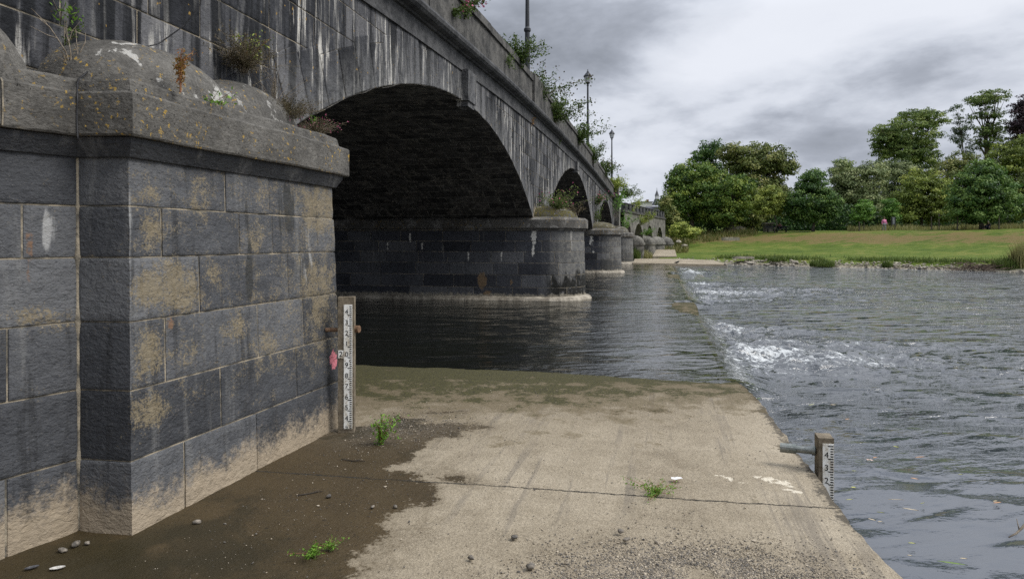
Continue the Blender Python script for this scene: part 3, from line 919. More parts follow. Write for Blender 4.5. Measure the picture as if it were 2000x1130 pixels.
# --- ashlar along a plan path (bottom and top outline), courses laid on it
def ashlar(mb, mortar, bot, top, z0, z1, courses, joints, closed_norm=1., step=.04, depth=.012, gap=.006, attrs=None, extra=None, mort=.003):
    bot = np.asarray(bot, float); top = np.asarray(top, float); n = len(bot)
    seg = np.linalg.norm(np.diff(bot, axis=0), axis=1); S = np.concatenate(([0], np.cumsum(seg)))
    tan = np.diff(bot, axis=0) / seg[:, None]; nor = np.stack((tan[:, 1], -tan[:, 0]), 1) * closed_norm
    vn = np.zeros((n, 2)); vn[0] = nor[0]; vn[-1] = nor[-1]
    for i in range(1, n - 1):
        k = nor[i - 1] + nor[i]; vn[i] = k / max(np.dot(k, nor[i]), .3)

    def P(s, z, off):
        f = (z - z0) / (z1 - z0)
        bx = np.interp(s, S, bot[:, 0]); by = np.interp(s, S, bot[:, 1])
        tx = np.interp(s, S, top[:, 0]); ty = np.interp(s, S, top[:, 1])
        nx = np.interp(s, S, vn[:, 0]); ny = np.interp(s, S, vn[:, 1])
        return np.stack((bx + (tx - bx) * f + nx * off, by + (ty - by) * f + ny * off, z + 0 * s), -1)

    ss, zs_ = np.meshgrid(np.unique(np.concatenate((S, np.linspace(0, S[-1], 40)))), np.array([z0, (z0 + z1) / 2, z1]), indexing='ij')
    mortar.grid(P(ss, zs_, 0 * ss + mort), flip=closed_norm < 0)
    for (c0, c1), js in zip(courses, joints):
        js = [0.] + sorted(js) + [S[-1]]
        for a, b in zip(js[:-1], js[1:]):
            if b - a < .06: continue
            t = random.random(); d_ = depth * random.uniform(.6, 1.3)
            a_, b_ = a + gap, b - gap
            k = max(2, int((b_ - a_) / step)); kz = max(2, int((c1 - c0) / step))
            sarr = np.unique(np.concatenate(([a_, a_ + .006], np.linspace(a_ + .02, b_ - .02, k), [b_ - .006, b_], S[(S > a_ + .02) & (S < b_ - .02)])))
            zarr = np.concatenate(([c0 + gap, c0 + gap + .006], np.linspace(c0 + gap + .02, c1 - gap - .02, kz), [c1 - gap - .006, c1 - gap]))
            s2, z2 = np.meshgrid(sarr, zarr, indexing='ij')
            off = np.full(s2.shape, d_)
            e = np.minimum.reduce([s2 - a_, b_ - s2, z2 - c0 - gap, c1 - gap - z2])
            off = np.where(e < .003, -.004, np.where(e < .012, d_ * .8, d_))
            # rounded arrises wander a little
            pts = P(s2, z2, off)
            kw = dict(tone=np.full(s2.shape, t))
            if attrs: kw.update(attrs(pts, s2, z2))
            if extra: pts = extra(pts, e)
            mb.grid(pts, flip=closed_norm < 0, **kw)
    return S, P


# --- the near pier, with its return and the abutment beside it
A0 = np.array((-3.45, 2.2)); A = np.array((-2.91, 3.88)); Bp = np.array((-2.711, 4.277)); Cp = np.array((-2.342, 4.202)); Dp = np.array((-1.676, 6.68))
E = Dp - VD * 3.2
A0t = np.array((-3.56, 2.3)); At = np.array((-3.02, 4.02)); Bt = np.array((-2.775, 4.36)); Ct = np.array((-2.455, 4.365)); Dt = np.array((-1.80, 6.76))
Et = Dt - VD * 3.2
BODY = 2.633
crs = [(.22, .717), (.717, 1.149), (1.149, 1.575), (1.575, 1.98), (1.98, 2.307), (2.307, 2.66)]
bot = [A0, A, Bp, Cp, Dp, E]
SL = np.concatenate(([0], np.cumsum(np.linalg.norm(np.diff(np.array(bot), axis=0), axis=1))))


def s_cd(px):
    k = (px - 1000) / F; t = (k * Cp[1] - Cp[0]) / ((Dp[0] - Cp[0]) - k * (Dp[1] - Cp[1])); return SL[3] + t * (SL[4] - SL[3])


def s_ab(px):
    k = (px - 1000) / F; t = (k * A0[1] - A0[0]) / ((Bp[0] - A0[0]) - k * (Bp[1] - A0[1])); return t * SL[2]


JPX = [([22], [361, 502, 634]), ([], [435, 583]), ([25], [327, 511, 600]), ([], [397, 573]), ([53], [323, 479, 545, 608]), ([], [453, 541])]
jl = []
for (l, r) in JPX:
    jl.append([s_ab(p) for p in l] + [SL[2]] + [s_cd(p) for p in r] + [SL[4] + .5, SL[4] + 1.2, SL[4] + 2.1] + [SL[2] - random.uniform(1.0, 1.5)])


def blobs(px, py, lst):
    r = np.zeros(px.shape)
    for a, b, ra, rb, s in lst: r = np.maximum(r, s * np.exp(-(((px - a) / ra) ** 2 + ((py - b) / rb) ** 2) ** 1.5))
    return r


def pier_attrs(p, s, z):
    px, py = proj(p); right = (s > SL[3] - .001)
    li = blobs(px, py, [(290, 380, 30, 20, .8), (295, 450, 30, 50, .8), (325, 560, 75, 62, .85), (288, 690, 40, 65, .8), (355, 690, 40, 35, .6), (300, 800, 50, 50, .72), (500, 460, 22, 40, .75), (415, 540, 25, 40, .7), (460, 640, 40, 30, .65), (520, 670, 35, 40, .7), (625, 410, 50, 60, .8), (622, 560, 38, 75, .78), (625, 615, 30, 40, .7), (390, 390, 22, 75, .7), (330, 430, 50, 50, .45), (545, 700, 30, 20, .5)]) * right
    li = np.maximum(li, right * (.22 + .22 * smooth01((px - 430) / 200.)) * smooth01((z - .6) / .5))
    li = np.maximum(li, .58 * np.exp(-((px - 80) / 90) ** 2 - ((py - 620) / 25) ** 2) * (~right))
    dr = blobs(px, py, [(90, 450, 26, 48, .75), (30, 470, 14, 60, .4), (600, 520, 14, 90, .5), (255, 560, 7, 300, .55), (130, 940, 20, 50, .6)])
    bl = blobs(px, py, [(558, 410, 20, 75, .8), (487, 530, 10, 70, .8), (480, 430, 7, 55, .55), (644, 742, 9, 16, .8), (598, 818, 20, 8, .6)])
    ru = blobs(px, py, [(57, 500, 9, 60, .8), (333, 630, 8, 28, .75), (153, 400, 5, 80, .5)])
    pk = blobs(px, py, [(651, 702, 7, 19, .95)]) * (s > SL[4] - .5) * (s < SL[4])
    pk = np.where(pk > .30, .62, 0.)
    h = np.where(right, .20, np.where(s > SL[2], .24, .24))
    return dict(lichen=li, drip=dr, black=bl, rust=ru, pink=pk, silt=.28 + h - z)


def rough_faces(p, e):
    n = (fbm(p[..., 0] * 9 + p[..., 1] * 9, p[..., 2] * 13, p[..., 1] * 5) - .30) * .016 * np.clip(e / .05, 0, 1)
    p = p.copy(); p[..., 0] += n * VD[0]; p[..., 1] += n * VD[1] - n * .4; return p


mb, mo = MB(), MB()
top = [A0t, At, Bt, Ct, Dt, Et]
ashlar(mb, mo, bot, top, .2, 2.66, crs, jl, 1., .030, .012, .0022, pier_attrs, rough_faces, .0015)
near_pier = mb.build('pier', M['pier'], bridge)
mo.build('mortar', M['mortar'], near_pier)
# the sealed re-entrant joint
mb = MB()
zz = np.linspace(.25, 2.66, 40); f = (zz - .2) / 2.46
c = Bp + (Bt - Bp) * f[:, None]
nrm = np.array((.12, -1.)); nrm /= np.linalg.norm(nrm)
rad = .011 + .008 * vnoise(zz * 6, zz * 0) + .016 * np.exp(-(((zz[:, None] - np.array([.717, 1.149, 1.575, 1.98, 2.307])) / .05) ** 2)).max(1) * vnoise(zz * 3, zz * 0, 4.)
pts = np.concatenate((c + nrm * .002, zz[:, None]), 1)
mb.tube(pts, rad, 8)
mb.build('mortar_seam', M['mortar'], near_pier, smooth=True)


def outline_ring(mb, pts, z0, z1, off0, off1, **kw):
    """a moulding course following a plan path: from offset off0 at z0 to off1 at z1"""
    pts = np.asarray(pts, float); n = len(pts)
    seg = np.linalg.norm(np.diff(pts, axis=0), axis=1); tan = np.diff(pts, axis=0) / seg[:, None]; nor = np.stack((tan[:, 1], -tan[:, 0]), 1)
    vn = np.zeros((n, 2)); vn[0] = nor[0]; vn[-1] = nor[-1]
    for i in range(1, n - 1):
        k = nor[i - 1] + nor[i]; vn[i] = k / max(np.dot(k, nor[i]), .3)
    S = np.concatenate(([0], np.cumsum(seg))); s = np.unique(np.concatenate((S, np.linspace(0, S[-1], int(S[-1] / .05) + 2))))
    def g2(a): return np.stack((np.interp(s, S, a[:, 0]), np.interp(s, S, a[:, 1])), 1)
    p, v = g2(pts), g2(vn)
    return p, v


def cap_course(mb, path, levels, wob=.006, **kw):
    """levels: list of (z, offset); builds the swept outline and closes the top inward"""
    p, v = outline_ring(mb, path, 0, 0, 0, 0)
    rows = []
    for k, (z, o) in enumerate(levels):
        w = (fbm(p[:, 0] * 6, p[:, 1] * 6, z * 9) - .5) * wob * 2
        rows.append(np.concatenate((p + v * (o + w)[:, None], (z + (fbm(p[:, 0] * 4, p[:, 1] * 4, z + 3.) - .5)[:, None] * wob * 2) + 0 * p[:, :1]), 1))
    mb.grid(np.stack(rows, 1), **kw)


path = [A0t, At, Bt, Ct, Dt, Et]
mb = MB()
cap_course(mb, path, [(2.600, -.05), (2.618, .040), (2.640, .052), (2.70, .085), (2.735, .090), (2.742, .05)], .004, silt=-1.)
mb.build('moulding', M['pier'], near_pier)
mb = MB()
cap_course(mb, path, [(2.738, .02), (2.738, .128), (2.75, .135), (2.87, .136), (3.000, .130), (3.015, .118), (3.022, .06), (3.095, .05), (3.112, .04), (3.118, -.02), (3.13, -.5)], .012)
fl_ = [tuple(p) for p in (A0t, At, Bt, Ct, Dt)]; bk = B([7.2, 2.0], [-.05, -.05], 0)[:, :2]
fl_ += [tuple(p) for p in bk]
mb.add([(a, b, 3.116) for a, b in fl_], [tuple(range(len(fl_)))])
cap_near = mb.build('cap', M['cap'], near_pier)
# open joints between the cap stones
pp, pv = outline_ring(None, path, 0, 0, 0, 0)
mb = MB()
for px_j in (8, 419, 597):
    xs_, _ = proj(np.concatenate((pp + pv * .13, np.full((len(pp), 1), 2.9)), 1))
    k_ = int(np.argmin(np.abs(xs_ - px_j) + (0 if px_j < 100 else 1e3) * (np.arange(len(pp)) < len(pp) * .3)))
    t_ = pp[k_ + 1] - pp[k_]; t_ = t_ / np.linalg.norm(t_)
    prof_ = [(2.745, .134), (2.87, .1395), (2.995, .1335), (3.018, .122)]
    rows_ = [[np.append(pp[k_] + pv[k_] * (o_ + .005) + t_ * w_, z_) for w_ in (-.006, .004)] for z_, o_ in prof_]
    mb = MB(); mb.grid(np.array(rows_)); mb.build('mortar', M['mortar'], near_pier)


# half-dome crowns: rounded stone heads leaning against the wall
def dome(name, uc, vc, ru, rv, rz, zb, parent, mat, white=.0, moss=.0, p_=2.4, lump=.012, n=40):
    th = np.linspace(0, 2 * np.pi, n * 2 + 1); ph = np.linspace(0, np.pi / 2, n // 2 + 1)
    T, Pp = np.meshgrid(th, ph, indexing='ij')
    e = 2 / p_
    cx = np.sign(np.cos(T)) * np.abs(np.cos(T)) ** e; sx = np.sign(np.sin(T)) * np.abs(np.sin(T)) ** e
    cp = np.abs(np.cos(Pp)) ** .92; sp = np.abs(np.sin(Pp)) ** .92
    u, v, z = uc + ru * cp * cx, vc + rv * cp * sx, zb + rz * sp
    nn = (fbm(u * 5, v * 5, z * 5) - .5) * 2 * lump
    mb = MB(); mb.grid(B(u + nn * cx, v + nn * sx, z + nn), flip=True, white=white, moss=moss)
    return mb.build(name, mat, parent, smooth=True)


dome('crown', 5.32, .10, .78, .60, .52, 3.03, near_pier, M['cap'], white=1.)
dome('crown', 6.72, .0, .80, .50, .60, 3.0, near_pier, M['cap'], white=.7)
dome('crown', 3.70, -.02, .80, .34, .60, 2.93, near_pier, M['cap'], white=.8)
# filler of the pier behind its faces
mb = MB(); mb.bbox(-9, 6.86, -WIDTH, -.02, -.5, 2.9); mb.build('abutment_core', M['cornice'], bridge)

# --- river piers with rounded noses
PIERS = [(22.31, 24.76), (41.96, 44.6), (59.9, 62.6)]
pier_objs = []
for i, (a, b) in enumerate(PIERS):
    r = (b - a) / 2; c0 = .28; uc = (a + b) / 2

    def path_of(g):
        rr = r + g; pts = [(a - g, -WIDTH), (a - g, c0)]
        pts += [(uc - rr * math.cos(t), c0 + rr * math.sin(t)) for t in np.linspace(0, np.pi, 15)[1:-1]]
        pts += [(b + g, c0), (b + g, -WIDTH)]
        pts = B([p[0] for p in pts], [p[1] for p in pts], 0)[:, :2]
        return pts
    bt, tp = path_of(.07), path_of(0.)
    L = np.concatenate(([0], np.cumsum(np.linalg.norm(np.diff(bt, axis=0), axis=1))))[-1]
    cz = [.18, .62, 1.02, 1.40, 1.76, 2.10, 2.46]
    js = []
    for k in range(6):
        s_ = random.uniform(.3, 1.0); row = []
        while s_ < L - .3: row.append(s_); s_ += random.uniform(.75, 1.5)
        js.append(row)

    def pa(p, s, z):
        u_, v_ = uv_of(p[..., 0], p[..., 1]); nose = smooth01((v_ - .2) / .9)
        px, py = proj(p)
        lm_ = blobs(px, py, [(1043, 462, 6, 20, .9), (1041, 490, 4, 14, .85), (824, 480, 3, 12, .8), (801, 465, 3, 16, .8), (757, 480, 3, 10, .7), (915, 500, 3, 14, .75), (980, 500, 3, 14, .7), (1155, 468, 4, 16, .85), (1157, 492, 3, 9, .8)]) if i < 2 else 0 * px
        bw_ = blobs(px, py, [(942, 548, 11, 20, .9), (952, 572, 12, 8, .7), (998, 552, 5, 8, .7)]) if i == 0 else 0 * px
        return dict(lime=lm_, brown=bw_, nose=nose, weed=smooth01((v_ - .35) / .3) * (1 if i == 0 else .5) * smooth01((1.9 - (u_ - a)) / .8))
    mb, mo = MB(), MB()
    ashlar(mb, mo, bt, tp, .0, 2.46, list(zip(cz[:-1], cz[1:])), js, 1., .06 if i == 0 else .14, .012, .003, pa)
    pr = mb.build('pier', M['pier_far'], bridge)
    mo.build('mortar', M['mortar'], pr)
    mb = MB(); cap_course(mb, path_of(0.), [(2.42, -.02), (2.44, .05), (2.50, .07), (2.51, .10), (2.52, .14), (2.78, .14), (2.80, .12), (2.85, .05), (2.856, -.05), (2.95, -.6)], .012, white=.3)
    mb.build('cap', M['cap'], pr)
    mb = MB(); cap_course(mb, path_of(.07), [(-.4, .22), (.22, .20), (.30, .15), (.33, .02), (.34, -.05)], .03)
    mb.build('footing', M['stone'], pr)
    dome('crown', uc, .25, .95, 1.05, (.42, .45, .6)[i], 2.86, pr, M['cap'], white=1. if i == 0 else .5, moss=(.9, .6, .2)[i], p_=2.0, n=28)
    pier_objs.append(pr)

# --- terminal pillar at the end of the main bridge
px_ = MB(); px_.bbox(61.9, 63.7, -.5, .42, 2.2, 5.9); px_.bbox(61.95, 63.65, -.45, .36, 6.15, 7.15)
px_.bbox(62.1, 63.5, -.3, .22, 7.152, 7.32)
pill = px_.build('end_pillar', M['viaduct'], bridge)
px_ = MB(); px_.bbox(61.75, 63.85, -.6, .55, 5.902, 6.03); px_.bbox(61.65, 63.95, -.7, .65, 6.032, 6.148); px_.build('pillar_cornice', M['parapet'], pill)
px_ = MB(); px_.bbox(61.8, 64.4, -2.0, 1.0, -.3, 2.6); px_.bbox(61.7, 64.5, -2.0, 1.12, 2.602, 2.85); px_.build('pillar_base', M['viaduct'], pill)

# ------------------------------------------------------------------ flood arches beyond
via = tag(empty('flood_arch_wall', (10.6, 64.5, .3)), 'pale stone flood arches with crenellated parapet at the far end of the bridge', 'viaduct')
V0, V1 = np.array((10.6, 64.5)), np.array((19.3, 86.0)); VL = np.linalg.norm(V1 - V0); vd = (V1 - V0) / VL; vn_ = np.array((vd[1], -vd[0]))


def VW(s, o, z):
    s, o, z = np.broadcast_arrays(np.asarray(s, float), np.asarray(o, float), np.asarray(z, float))
    return np.stack((V0[0] + vd[0] * s + vn_[0] * o, V0[1] + vd[1] * s + vn_[1] * o, z), -1)


FA = [(.6, 3.2, 3.9), (4.6, 9.0, 3.95), (11.0, 14.6, 3.9), (17.4, 21.2, 3.85)]
ss = [0.]
for a, b, c in FA: ss += [a - .001] + list(np.linspace(a + .001, b - .001, 21)) + [b + .001]
ss += [VL]; ss = np.array(ss); lz = []
for s_ in ss:
    z_ = -.3
    for a, b, c in FA:
        if a < s_ < b:
            h = (b - a) / 2; z_ = c - 1.9 + 1.9 * math.sqrt(max(0, 1 - ((s_ - (a + b) / 2) / h) ** 2))
            if s_ - a < .01 or b - s_ < .01: z_ = c - 1.9
    lz.append(z_)
lz = np.array(lz)
mb = MB(); P = np.stack((VW(ss, 0, lz), VW(ss, 0, 4.9)), 1); mb.grid(P)
mb.grid(np.stack((VW(ss, -6, lz), VW(ss, -6, 4.9)), 1), flip=True)
mb.grid(np.stack((VW(ss, 0, lz), VW(ss, -6, lz)), 1), flip=True)
mb.grid(np.stack((VW(ss, 0, 4.9), VW(ss, -6, 4.9)), 1))
mb.grid(np.stack((VW([VL, VL], [0, -6], -.3), VW([VL, VL], [0, -6], 4.9)), 1))
mb.build('arched_wall', M['viaduct'], via)


def vbox(mb, s0, s1, o0, o1, z0, z1):
    mb.add(VW([s0, s1, s1, s0] * 2, [o0, o0, o1, o1] * 2, [z0] * 4 + [z1] * 4), [(0, 1, 2, 3), (7, 6, 5, 4), (4, 5, 1, 0), (5, 6, 2, 1), (6, 7, 3, 2), (7, 4, 0, 3)])


mb = MB(); vbox(mb, 0, VL, -.3, .12, 4.902, 5.05); mb.build('string_course', M['parapet'], via)
mb = MB(); vbox(mb, 0, VL, -.3, -.02, 5.052, 5.2); mb.build('low_parapet', M['parapet'], via)
s_ = .4
while s_ < VL - .6:
    mb = MB(); vbox(mb, s_, s_ + .95, -.36, .04, 5.052, 5.72); vbox(mb, s_ - .05, s_ + 1.0, -.4, .08, 5.722, 5.80)
    mb.build('merlon', M['cornice'], via); s_ += 1.75
for (s0, s1) in ((3.2, 4.6), (9.0, 11.0), (14.6, 17.4), (21.2, VL)):
    mb = MB(); sc_ = (s0 + s1) / 2; r = (s1 - s0) / 2
    th = np.linspace(0, np.pi, 13)
    zz_ = np.array([-.3, 1.75, 1.77, 2.0, 2.02]); gg = np.array([0, 0, .12, .12, 0])
    Pm = VW(sc_ - (r + gg[None]) * np.cos(th)[:, None], (1.15 + gg[None]) * np.sin(th)[:, None] - .02, zz_[None]); mb.grid(Pm)
    ph = np.linspace(0, np.pi / 2, 8)
    Pm = VW(sc_ - r * np.cos(th)[:, None] * np.cos(ph)[None], 1.15 * np.sin(th)[:, None] * np.cos(ph)[None] - .02, 2.021 + .72 * np.sin(ph)[None]); mb.grid(Pm)
    mb.build('rounded_buttress', M['viaduct'], via, smooth=False)

# ------------------------------------------------------------------ buildings far behind
cup = at(1281, 412, 150); hs = tag(empty('slate_roofed_hall', (cup[0], 150, 4)), 'slate roofed hall with a pointed lantern cupola behind the bridge end', 'building')
mb = MB(); w_, d_, hw = 4.4, 5., cup[2] - .6
x0, y0 = cup[0], 150.
mb.box((x0 - w_, y0 - d_, 2), (x0 + w_, y0 + d_, hw)); mb.build('wall', M['render'], hs)
mb = MB(); e = .4; mb.add([(x0 - w_ - e, y0 - d_ - e, hw), (x0 + w_ + e, y0 - d_ - e, hw), (x0 + w_ + e, y0 + d_ + e, hw), (x0 - w_ - e, y0 + d_ + e, hw), (x0 - w_ * .45, y0, hw + 1.7), (x0 + w_ * .45, y0, hw + 1.7)],
                          [(0, 1, 5, 4), (1, 2, 5), (2, 3, 4, 5), (3, 0, 4), (3, 2, 1, 0)]); mb.build('roof', M['slate'], hs)
apex = EYE + 100 / F * 150
mb = MB(); mb.lathe([(1.15, apex - 3.3), (1.1, apex - 3.1), (.75, apex - 2.6), (.5, apex - 2.0), (.42, apex - 1.95)], 8, (x0 - .2, y0 - 2, 0)); mb.build('cupola_roof', M['slate'], hs)
mb = MB()
for k in range(8):
    t = k * np.pi / 4; mb.tube([(x0 - .2 + .36 * math.cos(t), y0 - 2 + .36 * math.sin(t), apex - 1.97), (x0 - .2 + .36 * math.cos(t), y0 - 2 + .36 * math.sin(t), apex - 1.25)], .05, 5)
mb.build('lantern', M['render'], hs)
mb = MB(); mb.lathe([(.5, apex - 1.27), (.42, apex - 1.1), (.06, apex - .1), (.02, apex + .5)], 8, (x0 - .2, y0 - 2, 0)); mb.build('spire', M['slate'], hs)
wb_ = at(1255, 400, 165); hs = tag(empty('flat_roofed_building', (wb_[0], 165, 4)), 'pale flat roofed building showing above the bridge parapet', 'building')
mb = MB(); mb.box((wb_[0] - 1.7, 163, 2), (wb_[0] + 1.9, 170, EYE + 76 / F * 165)); mb.build('wall', M['render'], hs)
mb = MB(); mb.box((wb_[0] - 1.9, 162.8, EYE + 76 / F * 165 + .003), (wb_[0] + 2.1, 170.2, EYE + 77.5 / F * 165)); mb.build('roof', M['slate'], hs)
mb = MB(); mb.box((wb_[0] + 1.2, 166, EYE + 77.5 / F * 165 + .003), (wb_[0] + 1.7, 166.6, EYE + 83 / F * 165)); mb.build('chimney', mat_simple('red_brick', (.16, .07, .045), (.24, .11, .07), 3.), hs)


# ------------------------------------------------------------------ lamps on the bridge
def street_lamp():
    root = empty('street_lamp')
    p = MB(); p.lathe([(.16, 0), (.16, .08), (.12, .12), (.12, 1.15), (.14, 1.18), (.14, 1.24), (.095, 1.32), (.085, 2.9), (.12, 2.94), (.12, 3.02), (.075, 3.08), (.052, 5.6), (.075, 5.64), (.06, 5.72)], 12); p.build('post', M['iron'], root, smooth=False)
    p = MB(); p.lathe([(.05, 5.723), (.12, 5.76), (.15, 5.8), (.14, 5.82)], 6)
    for k in range(6):
        t = k * np.pi / 3; p.tube([(.13 * math.cos(t), .13 * math.sin(t), 5.8), (.235 * math.cos(t), .235 * math.sin(t), 6.19)], .014, 4)
    p.build('lantern_frame', M['iron'], root)
    p = MB(); p.lathe([(.115, 5.823), (.215, 6.185)], 6)
    glass, g = material('lamp_glass'); finish(glass, g, g.mix(g.noise(g.objc(), 5.), (.62, .65, .66), (.74, .76, .77)), .15, None, .6); p.build('lantern_glass', glass, root)
    p = MB(); p.lathe([(.27, 6.192), (.28, 6.22), (.24, 6.28), (.13, 6.42), (.08, 6.44), (.08, 6.5), (.03, 6.54), (.02, 6.66)], 12); p.build('lantern_hood', M['iron'], root)
    return root


lamp = street_lamp()
LL = ['tall black lamp post rising out of frame above the streaked wall', 'black lamp post with lantern, middle one of the row on the bridge', 'black lamp post with lantern, smallest and farthest one on the bridge']
for k, (px, Zd) in enumerate(((1030, 23.6), (1148, 43.2), (1195, 64.0))):
    o = lamp if k == 0 else copy_tree(lamp)
    q = at(px, 200, Zd); u_, v_ = uv_of(q[0], q[1])
    o.location = (q[0], q[1], zc(min(u_, 62)) + .22 + (0 if k < 2 else .1))
    tag(o, LL[k], 'street lamp', 'lamp posts along the bridge')
o = tag(empty('road_light', at(1213, 395, 120)), 'slim grey twin arm road light beyond the end pillar', 'street lamp')
p = MB(); b_ = at(1213, 395, 120); tpz = EYE + 110 / F * 120
p.tube([(b_[0], 120, 5), (b_[0], 120, tpz)], [.10, .07], 8); p.build('pole', M['steel'], o)
for sgn in (-1, 1):
    p = MB(); p.tube([(b_[0], 120, tpz - .05), (b_[0] + sgn * .35, 120, tpz)], .04, 6); p.box((b_[0] + min(sgn * .35, sgn * 1.0), 119.85, tpz - .04), (b_[0] + max(sgn * .35, sgn * 1.0), 120.15, tpz + .06)); p.build('lamp_head', M['steel'], o)


# ------------------------------------------------------------------ staff gauges
def digit_mesh(ch, size):
    cu_ = bpy.data.curves.new('digit', 'FONT'); cu_.body = ch; cu_.size = size; cu_.align_x = 'CENTER'; cu_.extrude = .0006; cu_.offset = .0
    ob = bpy.data.objects.new('digit', cu_); C.objects.link(ob)
    dg = bpy.context.evaluated_depsgraph_get(); me = bpy.data.meshes.new_from_object(ob.evaluated_get(dg))
    v = np.array([tuple(x.co) for x in me.vertices]); f = [tuple(p.vertices) for p in me.polygons]
    bpy.data.objects.remove(ob); bpy.data.curves.remove(cu_); bpy.data.meshes.remove(me)
    return v, f


def gauge(name, label, loc, rotz, r0, r1, post_w, post_d, post_lo, post_hi, plate_x0, plate_w, datum, tens=None):
    """local: x right, -y toward the reader, z measured so that reading r sits at datum(r)"""
    root = tag(empty(name, loc), label, 'depth gauge', 'river depth gauges'); root.rotation_euler = (0, 0, rotz)
    p = MB(); n_ = 14
    zz_ = np.linspace(post_lo, post_hi, n_)
    ring = np.array([(-1, -1), (-.4, -1), (.4, -1), (1, -1), (1, -.3), (1, .4), (1, 1), (0, 1), (-1, 1), (-1, .3)], float)
    Pp = np.zeros((n_, len(ring), 3))
    for i in range(n_):
        w = 1 + .03 * (vnoise(np.arange(len(ring)) * 3.3, zz_[i] * 5.) - .5)
        Pp[i, :, 0] = ring[:, 0] * post_w / 2 * w; Pp[i, :, 1] = ring[:, 1] * post_d / 2 * w + post_d / 2; Pp[i, :, 2] = zz_[i] + (.006 * vnoise(np.arange(len(ring)) * 2., 3.) if i == n_ - 1 else 0)
    idx = Pp.reshape(-1, 3); m_ = len(ring); ff = []
    for i in range(n_ - 1):
        for j in range(m_): j2 = (j + 1) % m_; ff.append((i * m_ + j, i * m_ + j2, (i + 1) * m_ + j2, (i + 1) * m_ + j))
    ff.append(tuple((n_ - 1) * m_ + j for j in range(m_))); p.add(idx, ff)
    p.build('post', M['wood'], root, local=True)
    z_lo, z_hi = datum(r0), datum(r1)
    p = MB(); p.box((plate_x0, -.008, z_lo), (plate_x0 + plate_w, -.001, z_hi + .008)); pl = p.build('scale_plate', M['plate'], root, local=True)
    k = MB(); yb = -.0095; xr = plate_x0 + plate_w - .004
    c = int(math.ceil(r0 * 100))
    while c <= int(round(r1 * 100)):
        r_ = c / 100; zb = datum(r_)
        if c % 2 == 0 or c % 5 == 0:
            w = plate_w * (.58 if c % 10 == 0 else .27 if c % 2 == 0 else 0.)
            t = .0045 if c % 10 else .0045
            if w > 0:
                k.add([(xr - w, yb, zb + t), (xr, yb, zb + t), (xr, yb, zb - t), (xr - w + (.016 if c % 10 == 0 else 0), yb, zb - t)], [(0, 3, 2, 1)])
        c += 1
    for c in range(int(math.ceil(r0 * 10 - .4)), int(round(r1 * 10))):
        v, f = digit_mesh(str(c % 10), .066)
        if len(v):
            v2 = np.stack((v[:, 0] + plate_x0 + plate_w * .34, -v[:, 2] + yb, v[:, 1] + datum(c / 10) + .009), 1)
            v2[:, 2] = np.maximum(v2[:, 2], z_lo + .001); k.add(v2, f)
    k.build('scale_marking', M['ink'], pl, local=True)
    if tens is not None:
        r_, ch = tens; zb = datum(r_)
        p = MB(); p.box((plate_x0 - .052, -.007, zb - .005), (plate_x0 - .003, -.001, zb + .068)); tp_ = p.build('number_plate', M['plate'], root, local=True)
        v, f = digit_mesh(ch, .072); k = MB(); k.add(np.stack((v[:, 0] + plate_x0 - .0275, -v[:, 2] - .0085, v[:, 1] + zb + .010), 1), f); k.build('number', M['ink'], tp_, local=True)
        for xx, zo in ((plate_x0 + .012, .018), (plate_x0 + .012, -.03), (plate_x0 + .06, .02), (plate_x0 - .03, -.0), (plate_x0 + .055, -.03)):
            k = MB(); k.lathe([(.0045, 0), (.003, .003)], 8, (0, 0, 0)); kv = k.v[-1]; k.v[-1] = np.stack((kv[:, 0] + xx, -.009 - kv[:, 2], kv[:, 1] + zb + zo), 1)
            k.build('rusty_screw', M['rust'], root, local=True)
    return root


gl = gauge('depth_gauge', 'tall white depth gauge on timber post beside the near pier', (-1.567, 6.44, 0), R(4), 1.33, 2.49, .150, .10, .18, 1.555, -.018, .078, lambda r: r - 1.01, (2.0, '2'))
p = MB(); p.tube([(-.20, .06, 1.245), (.085, .06, 1.245)], .020, 12); p.build('fixing_pipe', M['rust'], gl, local=True)
p = MB(); p.tube([(.075, .06, 1.25), (.118, .045, 1.25)], [.034, .034], 14); p.build('pipe_end', M['rust'], gl, local=True)
gr = gauge('depth_gauge', 'short white depth gauge on timber post standing in water at the slab edge', (2.468, 5.36, 0), R(-13), .95, 1.51, .112, .16, -.9, .535, -.028, .082, lambda r: r - 1.02)
p = MB(); p.tube([(-.062, .10, .405), (-.30, .16, .400)], .028, 14); p.build('fixing_pipe', M['steel'], gr, local=True)
p = MB(); p.tube([(-.20, .135, .401), (-.315, .163, .399)], .038, 14); p.build('pipe_sleeve', M['steel'], gr, local=True)
p = MB(); p.tube([(-.060, .10, .405), (-.085, .106, .404)], .036, 14); p.build('pipe_collar', M['steel'], gr, local=True)


# ------------------------------------------------------------------ foliage
def unit(v): return v / (np.linalg.norm(v, axis=-1, keepdims=True) + 1e-9)


def leaf_quads(mb, c, nrm, size, tone, aspect=.6, droop=None):
    n = len(c); nrm = unit(nrm)
    ref = rng.normal(size=(n, 3)); a = unit(np.cross(nrm, ref)); b = np.cross(nrm, a)
    size = np.broadcast_to(size, (n,))[:, None]
    q = np.stack((c - a * size * .5, c + b * size * aspect * .5 + nrm * size * .06, c + a * size * .5, c - b * size * aspect * .5 + nrm * size * .06), 1)
    f = np.arange(n * 4).reshape(n, 4)
    mb.add(q.reshape(-1, 3), f.tolist(), tone=np.repeat(np.clip(np.broadcast_to(tone, (n,)), 0, 1), 4))


